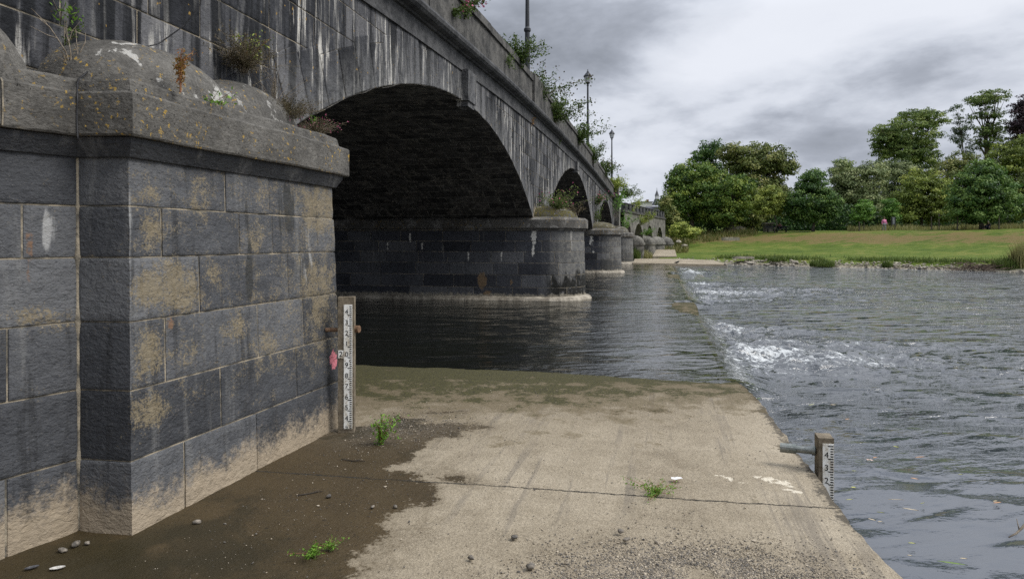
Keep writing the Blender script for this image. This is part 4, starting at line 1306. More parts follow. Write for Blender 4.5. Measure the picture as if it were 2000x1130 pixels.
def tree(name, label, trunk_px, Y, lobes, mat, leaf=.34, dens=1., clump=.95, trunk_r=.22, base=None, gap=.0, group=None, depthk=.85, limb=True, tone0=.5, cat='tree', flat=1.0):
    bx = (trunk_px - 1000) / F * Y; bz = float(ground_z(bx, Y)) if base is None else base
    root = tag(empty(name, (bx, Y, bz)), label, cat, group)
    k = Y / F; cr_ = MB(); tr = MB()
    L = [(((cx - 1000) * k), EYE - (cy - HZ) * k, rx * k, ry * k, (dy * k)) for cx, cy, rx, ry, dy in lobes]
    cz = np.mean([l[1] for l in L]); tops = max(l[1] + l[3] for l in L)
    hub = np.array((bx, Y, bz + (cz - bz) * .55))
    sway = rng.normal(size=2) * .15
    pts = [np.array((bx, Y, bz - .4)), np.array((bx, Y, bz + .3)), np.array((bx + sway[0], Y + sway[1], bz + (hub[2] - bz) * .5)), hub]
    tr.tube(pts, [trunk_r * 1.35, trunk_r, trunk_r * .85, trunk_r * .7], 8)
    for (lx, lz, ra, rb, dy) in L:
        tip = np.array((lx, Y + dy, lz))
        mid = hub * .45 + tip * .55 + rng.normal(size=3) * .3 * min(1, ra / 3)
        tr.tube([hub, mid, tip], [trunk_r * .5, trunk_r * .3, trunk_r * .12], 6)
        for _ in range(4 if limb else 0):
            e_ = tip + rng.normal(size=3) * np.array((ra, ra, rb)) * .5
            tr.tube([mid, (mid + e_) / 2 + rng.normal(size=3) * .2, e_], [trunk_r * .22, trunk_r * .14, trunk_r * .05], 5)
        nsurf = (ra * rb * 4 * np.pi * .8) / (clump * clump * 1.5)
        nc = max(8, int(nsurf * dens * 1.7))
        d = unit(rng.normal(size=(nc, 3))); d[:, 2] = d[:, 2] * .9 + .08
        rad = rng.uniform(.62, 1.02, nc)[:, None]
        rad[rng.random(nc) < .18] *= .6
        cc = np.array((lx, Y + dy, lz)) + d * rad * np.array((ra, ra * depthk, rb)) * (1 + .16 * (fbm(d[:, 0] * 2 + lx, d[:, 1] * 2, d[:, 2] * 2) - .5)[:, None] * 2)
        ct = rng.normal(tone0, .23, nc)
        for c_, d_, t_ in zip(cc, d, ct):
            if gap and rng.random() < gap: continue
            rc = clump * rng.uniform(.55, 1.25)
            m_ = max(10, int(40 * (rc / leaf / 2.6) ** 2))
            o = unit(rng.normal(size=(m_, 3))); o[:, 2] *= .62 * flat; rr = rng.random((m_, 1)) ** .45
            pos = c_ + o * rr * rc * np.array((1, 1, .8))
            nn = unit(o * .8 + d_ * .5 + np.array((0, 0, .35)) + rng.normal(size=(m_, 3)) * .55)
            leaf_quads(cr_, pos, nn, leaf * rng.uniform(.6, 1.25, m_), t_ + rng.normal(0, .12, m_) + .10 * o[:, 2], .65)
    tr.build('trunk', M['bark'], root, smooth=True)
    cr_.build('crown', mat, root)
    return root


LM = dict(
    dark=mat_leaf('dark_sycamore_leaf', (0.017, 0.044, 0.007), (0.085, 0.159, 0.025), (0.261, 0.319, 0.053)),
    olive=mat_leaf('olive_brown_leaf', (0.030, 0.054, 0.010), (0.135, 0.173, 0.040), (0.343, 0.334, 0.114)),
    yellow=mat_leaf('yellow_green_leaf', (0.068, 0.098, 0.016), (0.237, 0.300, 0.057), (0.507, 0.534, 0.120)),
    deep=mat_leaf('deep_green_leaf', (0.013, 0.035, 0.009), (0.061, 0.134, 0.028), (0.193, 0.289, 0.067)),
    silver=mat_leaf('pale_chestnut_leaf', (0.049, 0.075, 0.026), (0.186, 0.235, 0.095), (0.494, 0.519, 0.252)),
    fresh=mat_leaf('fresh_green_leaf', (0.034, 0.084, 0.014), (0.121, 0.250, 0.039), (0.247, 0.398, 0.085)),
    copper=mat_leaf('copper_beech_leaf', (0.014, 0.009, 0.013), (0.051, 0.030, 0.040), (0.117, 0.071, 0.077)),
    hill=mat_leaf('hill_tree_leaf', (0.038, 0.071, 0.017), (0.146, 0.211, 0.051), (0.329, 0.386, 0.114)),
    thin=mat_leaf('thin_grey_leaf', (0.030, 0.056, 0.031), (0.101, 0.150, 0.078), (0.233, 0.281, 0.146)),
)
TG = 'trees on the far bank'
# (name, label, trunk px, distance, lobes (px, py, rx, ry, depth px), leaf material, options)
tree('sycamore_tree', 'broad dark green tree at the left end of the far bank beside the bridge', 1352, 101, [(1345, 385, 50, 62, 0), (1322, 400, 34, 48, -10), (1388, 400, 44, 55, -20), (1360, 345, 42, 34, 5), (1330, 350, 30, 30, 0), (1400, 360, 30, 30, 0)], LM['dark'], .36, 1.0, 1.05, .35, group=TG)
tree('oak_tree', 'darkest rounded tree top rising behind the broad left tree', 1385, 112, [(1388, 296, 26, 24, 0), (1365, 305, 17, 16, 0), (1385, 340, 40, 30, 0)], LM['deep'], .36, 1.0, 1.0, .3, group=TG)
tree('chestnut_tree', 'tall brownish green tree with wide domed top behind the yellow small tree', 1470, 106, [(1470, 320, 62, 42, 0), (1440, 305, 36, 30, 0), (1510, 318, 42, 36, 0), (1530, 325, 26, 22, 0), (1470, 380, 66, 50, 0), (1420, 380, 36, 50, -10), (1520, 385, 30, 46, 0), (1450, 420, 56, 34, 0)], LM['olive'], .38, 1.0, 1.05, .35, group=TG)
tree('linden_tree', 'dark green and yellow tinged tree between the left tree and the yellow one', 1432, 97, [(1430, 390, 40, 40, 0), (1445, 365, 34, 26, 0), (1425, 420, 36, 26, 0)], LM['dark'], .34, .9, .95, .28, group=TG, tone0=.62)
tree('young_ash_tree', 'small yellow green tree with a slim visible trunk', 1513, 93, [(1502, 393, 33, 30, 0), (1490, 408, 22, 18, -8), (1518, 402, 20, 22, 5), (1505, 375, 20, 14, 0)], LM['yellow'], .22, 1.15, .55, .12, group=TG, gap=.08)
tree('hornbeam_tree', 'dense dark green pointed tree right of the yellow small tree', 1588, 92, [(1585, 395, 50, 38, 0), (1588, 362, 34, 30, 0), (1560, 405, 30, 30, 0), (1612, 408, 30, 28, -5), (1588, 345, 18, 18, 0), (1590, 425, 40, 14, 0)], LM['deep'], .28, 1.1, .75, .22, group=TG, tone0=.55)
tree('whitebeam_tree', 'pale silvery green tree behind the dark pointed tree', 1668, 112, [(1668, 375, 36, 44, 0), (1650, 350, 26, 34, 0), (1700, 350, 36, 36, 0), (1690, 400, 40, 36, 0)], LM['silver'], .34, 1.0, .95, .28, group=TG)
tree('whitebeam_tree', 'taller pale tree with blotchy leaves in front of the hill top trees', 1745, 120, [(1745, 350, 40, 36, 0), (1770, 335, 30, 24, 0), (1720, 335, 26, 24, 0), (1750, 390, 46, 38, 0)], LM['silver'], .36, 1.0, 1.0, .28, group=TG, tone0=.38)
tree('poplar_tree', 'blue green round topped tree peeping behind the pale silvery tree', 1640, 124, [(1642, 345, 22, 34, 0), (1650, 325, 16, 18, 0), (1640, 390, 26, 40, 0)], LM['hill'], .34, 1., .95, .25, group=TG)
tree('young_maple_tree', 'little bright green tree left of the person in pink', 1687, 88, [(1685, 415, 20, 20, 0), (1690, 402, 13, 14, 0), (1676, 425, 14, 10, 0)], LM['fresh'], .22, 1.2, .5, .08, group=TG)
tree('young_maple_tree', 'bright green narrow young tree beside the park sign', 1740, 90, [(1738, 408, 16, 24, 0), (1742, 425, 17, 12, 0)], LM['fresh'], .22, 1.2, .5, .08, group=TG, tone0=.42)
tree('beech_tree', 'spreading yellow green tree behind the park sign', 1800, 92, [(1798, 380, 50, 40, 0), (1770, 400, 36, 32, 0), (1830, 385, 36, 44, 0), (1800, 355, 32, 24, 0), (1790, 420, 56, 18, 0), (1835, 420, 36, 18, 0)], LM['yellow'], .28, 1.0, .8, .2, group=TG, tone0=.30)
tree('holm_oak_tree', 'large dense dark tree above the seated figure by its trunk', 1917, 80, [(1915, 385, 62, 44, 0), (1918, 350, 44, 34, 0), (1885, 400, 36, 30, -6), (1950, 400, 44, 30, 0), (1920, 328, 24, 18, 0), (1910, 420, 60, 18, 0)], LM['deep'], .28, 1.15, .75, .25, group=TG, tone0=.66)
tree('cedar_tree', 'wide domed tree high on the hill behind the pale trees', 1785, 165, [(1775, 265, 62, 40, 0), (1740, 280, 40, 30, 0), (1818, 235, 30, 22, 0), (1790, 228, 34, 16, 0), (1765, 300, 60, 32, 0), (1730, 262, 30, 18, 0), (1800, 310, 36, 30, 0)], LM['hill'], .48, .95, 1.3, .5, group=TG, flat=.8, gap=.05)
tree('thin_alder_tree', 'sparse see-through tree beside the tallest tree on the hill', 1884, 170, [(1880, 245, 24, 34, 0), (1868, 215, 14, 12, 0), (1890, 285, 24, 24, 0), (1872, 265, 18, 18, 0)], LM['thin'], .36, .40, 1.05, .32, group=TG, gap=.35)
tree('scots_pine_tree', 'tallest tree on the hill with layered open crown', 1926, 165, [(1930, 192, 42, 14, 0), (1945, 186, 26, 12, 0), (1912, 200, 22, 9, 0), (1930, 222, 30, 12, 0), (1918, 258, 28, 12, 0), (1950, 250, 26, 14, 0), (1940, 280, 40, 16, 0)], LM['hill'], .42, .8, 1.05, .5, group=TG, flat=.85, gap=.15, tone0=.42)
tree('copper_beech_tree', 'dark purple leaved tree at the right on the hill', 1990, 160, [(2000, 225, 26, 32, 0), (2016, 200, 26, 20, 0), (2000, 260, 26, 22, 0), (2026, 245, 30, 40, 0), (1984, 245, 14, 12, 0)], LM['copper'], .46, 1., 1.2, .5, group=TG)
tree('lime_tree', 'yellowish round tree behind the large dense dark tree', 1970, 112, [(1970, 310, 40, 34, 0), (2000, 300, 36, 36, 0), (1945, 330, 34, 24, 0), (1985, 350, 44, 34, 0)], LM['yellow'], .36, 1., 1.0, .3, group=TG, tone0=.28)
tree('lime_tree', 'olive tree filling the gap between dense dark tree and pale trees', 1850, 118, [(1850, 345, 40, 36, 0), (1880, 320, 34, 26, 0), (1860, 395, 44, 40, 0)], LM['olive'], .36, 1., 1.0, .3, group=TG, tone0=.55)
tree('field_maple_tree', 'dark green tree cut off by the right edge of the photo', 2012, 84, [(2015, 385, 40, 46, 0), (1998, 405, 24, 26, 0), (2030, 350, 34, 30, 0)], LM['yellow'], .28, 1., .8, .24, group=TG, tone0=.15)
# low dark wood edge that closes the gaps
hb = MB()
for _ in range(1100):
    px = rng.uniform(1300, 2080); Yd = rng.uniform(108, 126); py = rng.uniform(400, 455)
    c_ = at(px, py, Yd); m_ = 34
    o = unit(rng.normal(size=(m_, 3))); pos = c_ + o * rng.random((m_, 1)) ** .5 * 1.5
    leaf_quads(hb, pos, unit(o + rng.normal(size=(m_, 3)) * .5), .5, rng.normal(.22, .13) + rng.normal(0, .1, m_))
tag(hb.build('undergrowth', LM['deep']), 'dark green thicket closing the gaps under the far bank trees', 'undergrowth', kind='stuff')
SG = 'shrubs at the end of the bridge'
for nm, lb, px, Yd, lob, mt in (
        ('shrub', 'dark rounded shrub pressed against the end of the flood arches', 1308, 92, [(1306, 425, 20, 26, 0), (1318, 445, 26, 20, 0), (1300, 400, 14, 18, 0)], LM['olive']),
        ('shrub', 'yellowing shrub on the bank above the concrete path', 1335, 88, [(1332, 450, 24, 16, 0), (1350, 455, 20, 12, 0)], LM['yellow'])):
    tree(nm, lb, px, Yd, lob, mt, .24, 1.2, .6, .06, group=SG, cat='shrub', limb=False)


# --- tall grass strip behind the lawn, tufts along the shore, reeds
def blades(mb, base, h, lean, w, tone, n_seg=2):
    n = len(base); az = rng.uniform(0, 2 * np.pi, n); l = np.stack((np.cos(az), np.sin(az), 0 * az), 1) * (h * lean)[:, None]
    side = np.stack((-np.sin(az + .6), np.cos(az + .6), 0 * az), 1) * (w / 2)[:, None]
    up = np.stack((0 * h, 0 * h, h), 1)
    m1 = base + up * .55 + l * .3; t1 = base + up + l
    v = np.stack((base - side, base + side, m1 + side * .8, m1 - side * .8, t1), 1)
    k = np.arange(n)[:, None] * 5
    f = np.concatenate((k + np.array([0, 1, 2, 3]),), 1).tolist() + (k + np.array([3, 2, 4])).tolist()
    mb.add(v.reshape(-1, 3), f, tone=np.repeat(np.clip(tone, 0, 1), 5))


n = 7500
px = rng.uniform(1655, 2060, n); Yd = rng.uniform(88, 97, n) - (px - 1655) * .024
xx = (px - 1000) / F * Yd
tg = MB(); base = np.stack((xx, Yd, ground_z(xx, Yd) - .05), 1)
blades(tg, base, rng.uniform(.35, 1.1, n) * (.25 + 1.15 * fbm(xx * .35, Yd * .35, 4.)), rng.uniform(.1, .35, n), rng.uniform(.05, .09, n), rng.normal(.45, .22, n))
tag(tg.build('tall_grass', M['straw']), 'strip of tall uncut straw coloured grass at the top of the bank', 'tall grass', kind='stuff')
# rough uncut bank between the bridge end and the lawn
n = 7000
px = rng.uniform(1296, 1480, n); Yd = rng.uniform(76, 99, n); xx = (px - 1000) / F * Yd; gz = ground_z(xx, Yd)
keep = (fbm(xx * .4, Yd * .4, 6.) > .36 + .25 * np.clip((px - 1360) / 120, 0, 1) * (Yd < 90)) & ((px < 1345) | (Yd > 91))
rg_ = MB(); hh_ = rng.uniform(.25, .8, n) * (.5 + fbm(xx * .6, Yd * .6, 2.))
blades(rg_, np.stack((xx, Yd, gz - .04), 1)[keep], hh_[keep], rng.uniform(.2, .6, keep.sum()), rng.uniform(.05, .10, keep.sum()), rng.normal(.5, .25, keep.sum()))
tag(rg_.build('rough_grass', mat_leaf('rough_bank_grass', (.05, .085, .014), (.14, .15, .04), (.30, .24, .10))), 'rough uncut grass and weeds on the bank beside the bridge end', 'grass', kind='stuff')
# fringe along the shore
n = 12000
t = rng.uniform(-2, 62, n); dd = rng.gamma(2., .55, n) + 1.3
dirs = np.array((.69, -.72)); nn_ = np.array((.72, .69))
xx = 19.85 + dirs[0] * t + nn_[0] * dd; yy = 63 + dirs[1] * t + nn_[1] * dd
keep = fbm(xx * .5, yy * .5, 9.) > .40
xx, yy, dd = xx[keep], yy[keep], dd[keep]
sg = MB(); blades(sg, np.stack((xx, yy, ground_z(xx, yy) - .03), 1), rng.uniform(.15, .45, len(xx)), rng.uniform(.1, .6, len(xx)), rng.uniform(.03, .06, len(xx)), rng.normal(.5, .2, len(xx)))
tag(sg.build('shore_grass', M['grass']), 'fringe of rough green grass above the stones of the far shore', 'grass', kind='stuff')


def tuft(name, label, px, py, Y, r, h, n, mat, cat, group=None, lean=.35, w=.05):
    c = at(px, py, Y); root = tag(None or MBt(c, r, h, n, mat, name, lean, w), label, cat, group); return root


def MBt(c, r, h, n, mat, name, lean, w):
    a = rng.uniform(0, 2 * np.pi, n); rr = r * np.sqrt(rng.random(n)); mb = MB()
    b_ = np.stack((rr * np.cos(a), rr * np.sin(a), 0 * a - .05), 1)
    blades(mb, b_, h * rng.uniform(.5, 1.1, n) * (1.15 - .5 * (rr / r)), np.full(n, lean) * rng.uniform(.3, 1.6, n), np.full(n, w), rng.normal(.5, .2, n))
    o = mb.build(name, mat); o.location = tuple(c); return o


TU = 'grass clumps on the far shore'
tuft('grass_clump', 'round lush green grass clump at the middle of the far shore', 1606, 519, 56.2, .95, .75, 900, M['grass'], 'grass clump', TU)
tuft('grass_clump', 'low green grass clump left of the round lush one', 1518, 508, 60.5, .8, .55, 500, M['grass'], 'grass clump', TU)
tuft('grass_clump', 'small upright green clump on the shore below the park sign', 1733, 520, 53.6, .4, .6, 300, M['grass'], 'grass clump', TU)
tuft('grass_clump', 'wide dark green clump beside the heap of dead branches', 1968, 526, 48.4, .9, 1.1, 900, M['grass'], 'grass clump', TU, w=.045)
tuft('reed_clump', 'tall straw coloured reeds at the right edge of the photo', 1997, 523, 48.0, .75, 2.2, 900, M['straw'], 'reeds', None, .25, .04)
tuft('reed_clump', 'tan dry grass clump at the foot of the flood arches', 1257, 504, 68.3, .9, 1.0, 700, M['straw'], 'reeds', None, .35, .05)
tuft('grass_clump', 'green upright grass clump left of the tan dry one under the arches', 1240, 505, 67.3, .55, 1.3, 500, M['grass'], 'grass clump', TU, .2)
# heap of dead branches
c = at(1915, 524, 48.6); mb = MB()
for _ in range(170):
    a = c + rng.normal(size=3) * np.array((1.0, .5, .12)) + [0, 0, .12]; d = rng.normal(size=3) * np.array((.6, .5, .18))
    mb.tube([a, a + d * .5 + rng.normal(size=3) * .05, a + d], [.025, .018, .008], 4)
tag(mb.build('branch_heap', mat_simple('dead_branch', (.05, .032, .024), (.12, .085, .06), 8.)), 'heap of dead brown branches washed up on the far shore', 'branches')

# --- shore stones
ICO_V = None


def ico():
    t = (1 + 5 ** .5) / 2
    v = np.array([(-1, t, 0), (1, t, 0), (-1, -t, 0), (1, -t, 0), (0, -1, t), (0, 1, t), (0, -1, -t), (0, 1, -t), (t, 0, -1), (t, 0, 1), (-t, 0, -1), (-t, 0, 1)], float)
    f = [(0, 11, 5), (0, 5, 1), (0, 1, 7), (0, 7, 10), (0, 10, 11), (1, 5, 9), (5, 11, 4), (11, 10, 2), (10, 7, 6), (7, 1, 8), (3, 9, 4), (3, 4, 2), (3, 2, 6), (3, 6, 8), (3, 8, 9), (4, 9, 5), (2, 4, 11), (6, 2, 10), (8, 6, 7), (9, 8, 1)]
    return unit(v), f


IV, IF = ico()


def ico2():
    v = [tuple(p) for p in IV]; cache = {}; f = []
    def mid(a, b):
        k = (min(a, b), max(a, b))
        if k not in cache: m_ = np.array(v[a]) + np.array(v[b]); v.append(tuple(m_ / np.linalg.norm(m_))); cache[k] = len(v) - 1
        return cache[k]
    for a, b, c in IF:
        x_, y_, z_ = mid(a, b), mid(b, c), mid(c, a); f += [(a, x_, z_), (b, y_, x_), (c, z_, y_), (x_, y_, z_)]
    return np.array(v), f


IV2, IF2 = ico2()


def stones(mb, pos, size, flat=.5, hi=False):
    iv, f0 = (IV2, IF2) if hi else (IV, IF)
    pos = np.asarray(pos, float); size = np.asarray(size, float); k = len(pos); nv = len(iv)
    sc_ = size[:, None] * np.stack((rng.uniform(.7, 1.3, k), rng.uniform(.6, 1.1, k), flat * rng.uniform(.7, 1.3, k)), 1)
    v = iv[None] * (1 + (.13 if hi else .2) * rng.normal(size=(k, nv, 1))) * sc_[:, None]
    a = rng.uniform(0, 6.28, k)[:, None]; ca, sa = np.cos(a), np.sin(a)
    v = np.stack((v[..., 0] * ca - v[..., 1] * sa, v[..., 0] * sa + v[..., 1] * ca, v[..., 2]), -1) + pos[:, None]
    f = (np.array(f0)[None] + (np.arange(k) * nv)[:, None, None]).reshape(-1, 3)
    mb.add(v.reshape(-1, 3), f.tolist(), tone=np.repeat(rng.random(k), nv))


n = 2600
t = rng.uniform(-6, 62, n); dd = rng.normal(.35, .55, n)
xx = 19.85 + dirs[0] * t + nn_[0] * dd; yy = 63 + dirs[1] * t + nn_[1] * dd
mb = MB(); stones(mb, np.stack((xx, yy, np.maximum(ground_z(xx, yy), -.04) + .02), 1), rng.gamma(2.2, .026, n) + .035, .5)
tag(mb.build('shore_stones', M['stone']), 'band of pale loose stones along the far waterline', 'stones', kind='stuff')
RG = 'pale rocks by the far landing'
for k, (px, py, s_, lb) in enumerate(((1445, 512, .45, 'largest pale angular rock by the far landing'), (1425, 509, .28, 'pale rock on the tip of the far landing'), (1465, 515, .32, 'flat pale rock right of the largest one by the landing'), (1418, 517, .22, 'small pale rock at the waterline of the landing'), (1337, 482, .5, 'flat broken slab on the grass above the concrete path'), (1325, 473, .35, 'pale block lying in weeds near the bridge end'), (1497, 518, .26, 'pale rock at the water right of the landing'))):
    Yd = F * (EYE - (.15 if py > 500 else .9)) / (py - HZ) if py > 500 else 82
    c = at(px, py, Yd); mb = MB(); stones(mb, [np.zeros(3)], [s_], .5, True); o = mb.build('rock', M['stone']); o.location = tuple(c + [0, 0, s_ * .2]); tag(o, lb, 'rock', RG)
c = at(1452, 503, 62.5); mb = MB(); mb.box((-.9, -.3, -.1), (.9, .3, .06)); mb.box((-.75, -.22, .0602), (.80, .25, .11)); o = mb.build('stone_slab', M['stone']); o.location = tuple(c); tag(o, 'flat stone slab lying in the grass near the shore', 'slab')
c = at(1432, 452, 99); mb = MB(); mb.add([(-1.6, -.4, -.5), (1.9, -.4, -.5), (1.9, .4, -.5), (-1.6, .4, -.5), (-1.5, -.35, .1), (-.4, -.35, 1.1), (.6, -.35, .9), (1.8, -.35, .5), (-1.5, .35, .1), (-.4, .35, 1.1), (.6, .35, .9), (1.8, .35, .5)],
                                 [(0, 1, 7, 6, 5, 4), (3, 8, 9, 10, 11, 2), (4, 5, 9, 8), (5, 6, 10, 9), (6, 7, 11, 10), (1, 2, 11, 7), (0, 4, 8, 3)]); o = mb.build('ruined_wall', M['viaduct']); o.location = tuple(c); tag(o, 'broken grey stone wall under the left trees', 'wall')
c = at(1426, 465, 84); mb = MB(); mb.box((-1.0, -.25, -.3), (1.1, .25, .06)); mb.box((-.95, -.2, .0602), (1.0, .2, .12)); o = mb.build('concrete_block', M['stone']); o.location = tuple(c); tag(o, 'long pale concrete block on top of the bank', 'block')
c = at(1500, 456, 97); mb = MB(); mb.box((-.55, -.5, -.4), (.55, .5, 1.35)); mb.box((-.7, -.65, 1.352), (.7, .65, 1.55)); o = mb.build('gate_pillar', M['viaduct']); o.location = tuple(c); tag(o, 'square grey stone pillar left of the slim yellow tree', 'pillar')


# --- herbs growing on the masonry
def herb(name, label, base, h, spread, n_stem, leaf, per, mat, stem_mat=None, flower=None, group=None, lean=(0, 0, 0), cat='plant', nfl=8, bare=.25, stem_r=.006):
    root = tag(empty(name, base), label, cat, group); base = np.array(base, float)
    st, lf, fl_ = MB(), MB(), MB()
    for _ in range(n_stem):
        d = rng.normal(size=3) * np.array((1, 1, .25)) * spread; hh = h * rng.uniform(.45, 1.05)
        b0 = base + rng.normal(size=3) * np.array((.1, .1, 0)) * spread
        ts = np.linspace(0, 1, 6)[:, None]
        pts = b0 + np.array((0, 0, hh)) * ts * (1 - .18 * ts) + (d + np.array(lean) * hh) * ts ** 1.7 + rng.normal(size=(6, 3)) * .012 * h * ts
        st.tube(pts, np.linspace(stem_r, stem_r * .35, 6), 4, cap=False)
        for sub in range(2):
            i0 = rng.integers(2, 5); e_ = pts[i0] + (pts[-1] - pts[i0]) * .7 + rng.normal(size=3) * h * .14
            st.tube([pts[i0], (pts[i0] + e_) / 2 + rng.normal(size=3) * .02 * h, e_], [stem_r * .5, stem_r * .4, stem_r * .2], 4, cap=False)
            m_ = per // 3
            if m_ > 0:
                q = rng.random((m_, 1)); c_ = pts[i0] + (e_ - pts[i0]) * q + rng.normal(size=(m_, 3)) * leaf * .6
                leaf_quads(lf, c_, rng.normal(size=(m_, 3)) + np.array((0, 0, .8)), leaf * rng.uniform(.5, 1.2, m_), rng.normal(.5, .2, m_), .42)
        if per:
            q = bare + (1 - bare) * rng.random(per); ii = q * 5
            c_ = np.stack([np.interp(ii, np.arange(6), pts[:, k]) for k in range(3)], 1) + rng.normal(size=(per, 3)) * leaf * .55
            leaf_quads(lf, c_, rng.normal(size=(per, 3)) + np.array((0, 0, .8)), leaf * rng.uniform(.5, 1.25, per), rng.normal(.5, .22, per), .42)
        if flower is not None:
            c_ = pts[-1] + rng.normal(size=(nfl, 3)) * leaf * .9
            leaf_quads(fl_, c_, rng.normal(size=(nfl, 3)), leaf * .7, rng.normal(.5, .25, nfl), .9)
    st.build('stem', stem_mat or M['twig'], root, smooth=True)
    if lf.n: lf.build('leaves', mat, root)
    if fl_.n: fl_.build('blossom', flower, root)
    return root


def on_face(px, Yd, v=.05, dz=None, py=None):
    q = at(px, py, Yd); return q


HG = 'plants growing out of the parapet'
def para(px, py):      # where the outer parapet top is seen at a pixel
    Yd = F * 4.12 / (1290 - px); return at(px, py, Yd)


herb('valerian', 'pink flowering valerian at the near end of the parapet', para(905, 42), 0.67, 0.24, 14, 0.083, 39, M['fronds'], flower=M['pinkf'], group=HG, lean=(.35, 0, 0), nfl=14)
herb('valerian', 'leafy valerian low on the wall face left of the first lamp', para(880, 35), 0.33, 0.24, 9, 0.077, 39, M['fronds'], group=HG, lean=(.15, 0, -.3))
herb('buddleia', 'leafy buddleia beside the foot of the first lamp post', para(1012, 135), 0.93, 0.44, 19, 0.110, 60, M['fronds'], group=HG, lean=(.25, 0, 0))
herb('buddleia', 'bare topped buddleia with seed heads right of first lamp', para(1055, 205), 1.26, 0.48, 20, 0.110, 51, M['fronds'], flower=M['dryleaf'], group=HG, lean=(.25, 0, 0), nfl=8)
herb('buddleia', 'widest green buddleia bush hanging over the parapet', para(1080, 245), 1.41, 0.64, 28, 0.121, 66, M['fronds'], flower=M['dryleaf'], group=HG, lean=(.30, 0, .0), nfl=8)
herb('valerian', 'small green tuft under the coping near the first lamp', para(985, 128), 0.37, 0.24, 9, 0.088, 33, M['fronds'], group=HG, lean=(.1, 0, -.2))
herb('buddleia', 'green bush on the parapet left of the middle lamp', para(1128, 285), 1.33, 0.56, 20, 0.143, 54, M['fronds'], group=HG, lean=(.15, 0, 0))
herb('buddleia', 'bushy growth just right of the foot of the middle lamp', para(1155, 318), 1.48, 0.64, 19, 0.165, 51, M['fronds'], group=HG)
herb('buddleia', 'straggly bush between the middle and farthest lamps', para(1180, 350), 1.78, 0.72, 19, 0.187, 51, M['fronds'], flower=M['dryleaf'], group=HG)
herb('ivy_bush', 'yellow green ivy heap near the end pillar', para(1198, 372), 1.26, 0.80, 22, 0.220, 66, LM['yellow'], group=HG)
herb('ivy_bush', 'green sprays beside the end pillar top', at(1222, 388, 66), 1.8, .8, 16, 0.198, 51, M['fronds'], group=HG)
VG = 'plants on the flood arches'
for k, (px, py, Yd, h, mt, lb) in enumerate(((1232, 420, 68, 1.2, 'yellow', 'yellowing plant on the first flood arch parapet'), (1247, 405, 71, 1.1, 'yellow', 'yellow green spray over the crenellations'), (1252, 440, 71.5, 1.3, 'yellow', 'ochre tuft hanging between first and second flood arches'), (1261, 436, 73.5, 1.4, 'olive', 'olive tuft hanging above the middle flood arch'), (1270, 430, 76, 1.2, 'yellow', 'mustard coloured tuft above the last flood arch'), (1264, 461, 72.4, 1.0, 'fresh', 'green herbs growing on a rounded buttress top'), (1222, 452, 63.5, 2.2, 'fresh', 'tall bushy weed beside the end pillar base'), (1279, 478, 80.5, 1.6, 'olive', 'reddish leafy weeds at the last buttress foot'))):
    herb('wall_plant', lb, at(px, py, Yd), h, .55, 9, .17, 34, LM[mt], group=VG)
herb('valerian', 'pink valerian and green herbs on the first river pier top', B(23.2, .75, 3.05), .75, .5, 34, .085, 26, M['grass'], flower=M['pinkf'], cat='plant', nfl=1)
herb('wall_plant', 'dry mossy herb at the edge of the first river pier cap', B(23.4, 1.25, 2.95), .45, .4, 10, .07, 22, M['dryleaf'])
herb('valerian', 'pink flowered tuft hanging on the wall above the second river pier', at(1166, 402, 42.5), .9, .5, 12, .13, 34, M['fronds'], flower=M['pinkf'], nfl=4)
herb('wall_plant', 'green grassy herb on the second river pier top', at(1163, 436, 42.3), 1.2, .5, 14, .12, 30, M['fronds'])
herb('buddleia', 'leafy branch hanging down in front of the third arch', at(1203, 425, 58.5), 2.6, .9, 12, .20, 40, LM['fresh'])
herb('wall_plant', 'brown and orange sprig in the wall beside the first arch', at(1037, 250, 21.6), .55, .12, 5, .07, 20, M['redleaf'], lean=(0, 0, 0))
herb('wall_plant', 'small green sprig in the wall above the first pier', at(1090, 284, 27.3), .35, .15, 4, .09, 14, M['fronds'])

# plants on the near pier
def cap_pt(px, py, z): return onz(px, py, z) if False else at(px, py, F * (z - EYE) / (HZ - py))


herb('willowherb', 'upright orange red willowherb in front of the rounded stone crown', cap_pt(352, 180, 3.10), .46, .035, 3, .030, 60, M['redleaf'], M['stem'], bare=.2, stem_r=.007, lean=(.06, 0, 0))
herb('green_weed', 'bright green leafy weed hanging over the pier cap', cap_pt(408, 217, 3.06), .13, .10, 9, .034, 16, M['bright'], M['stem'], stem_r=.003)
herb('nettle', 'tall green nettle between the two rounded stone crowns', cap_pt(105, 92, 3.42), .42, .07, 4, .045, 30, M['bright'], M['twig'], stem_r=.005, bare=.15)
herb('creeping_herb', 'dark creeping herb at the foot of the nettle', cap_pt(112, 110, 3.35), .22, .12, 14, .028, 26, M['fronds'], M['twig'], stem_r=.003)
herb('dead_stalks', 'bare pale forked twigs standing beside the nettle', cap_pt(143, 155, 3.14), .48, .10, 4, .02, 0, M['dryleaf'], M['twig'], stem_r=.006, lean=(.10, 0, 0))
herb('dry_heather', 'dark dry heathery bush on the shoulder of the stone crown', at(476, 142, 6.42), .34, .20, 110, .022, 34, M['dryleaf'], M['twig'], stem_r=.0025, bare=.1)
herb('bramble', 'yellow and green bramble reaching up from the dry bush', at(487, 130, 6.45), .36, .13, 5, .040, 22, LM['yellow'], M['stem'], stem_r=.004, lean=(.22, 0, 0))
herb('dead_stalks', 'tangle of bare stalks above the brown tuft on the pier', at(535, 234, 6.70), .62, .16, 16, .018, 8, M['dryleaf'], M['twig'], stem_r=.0035)
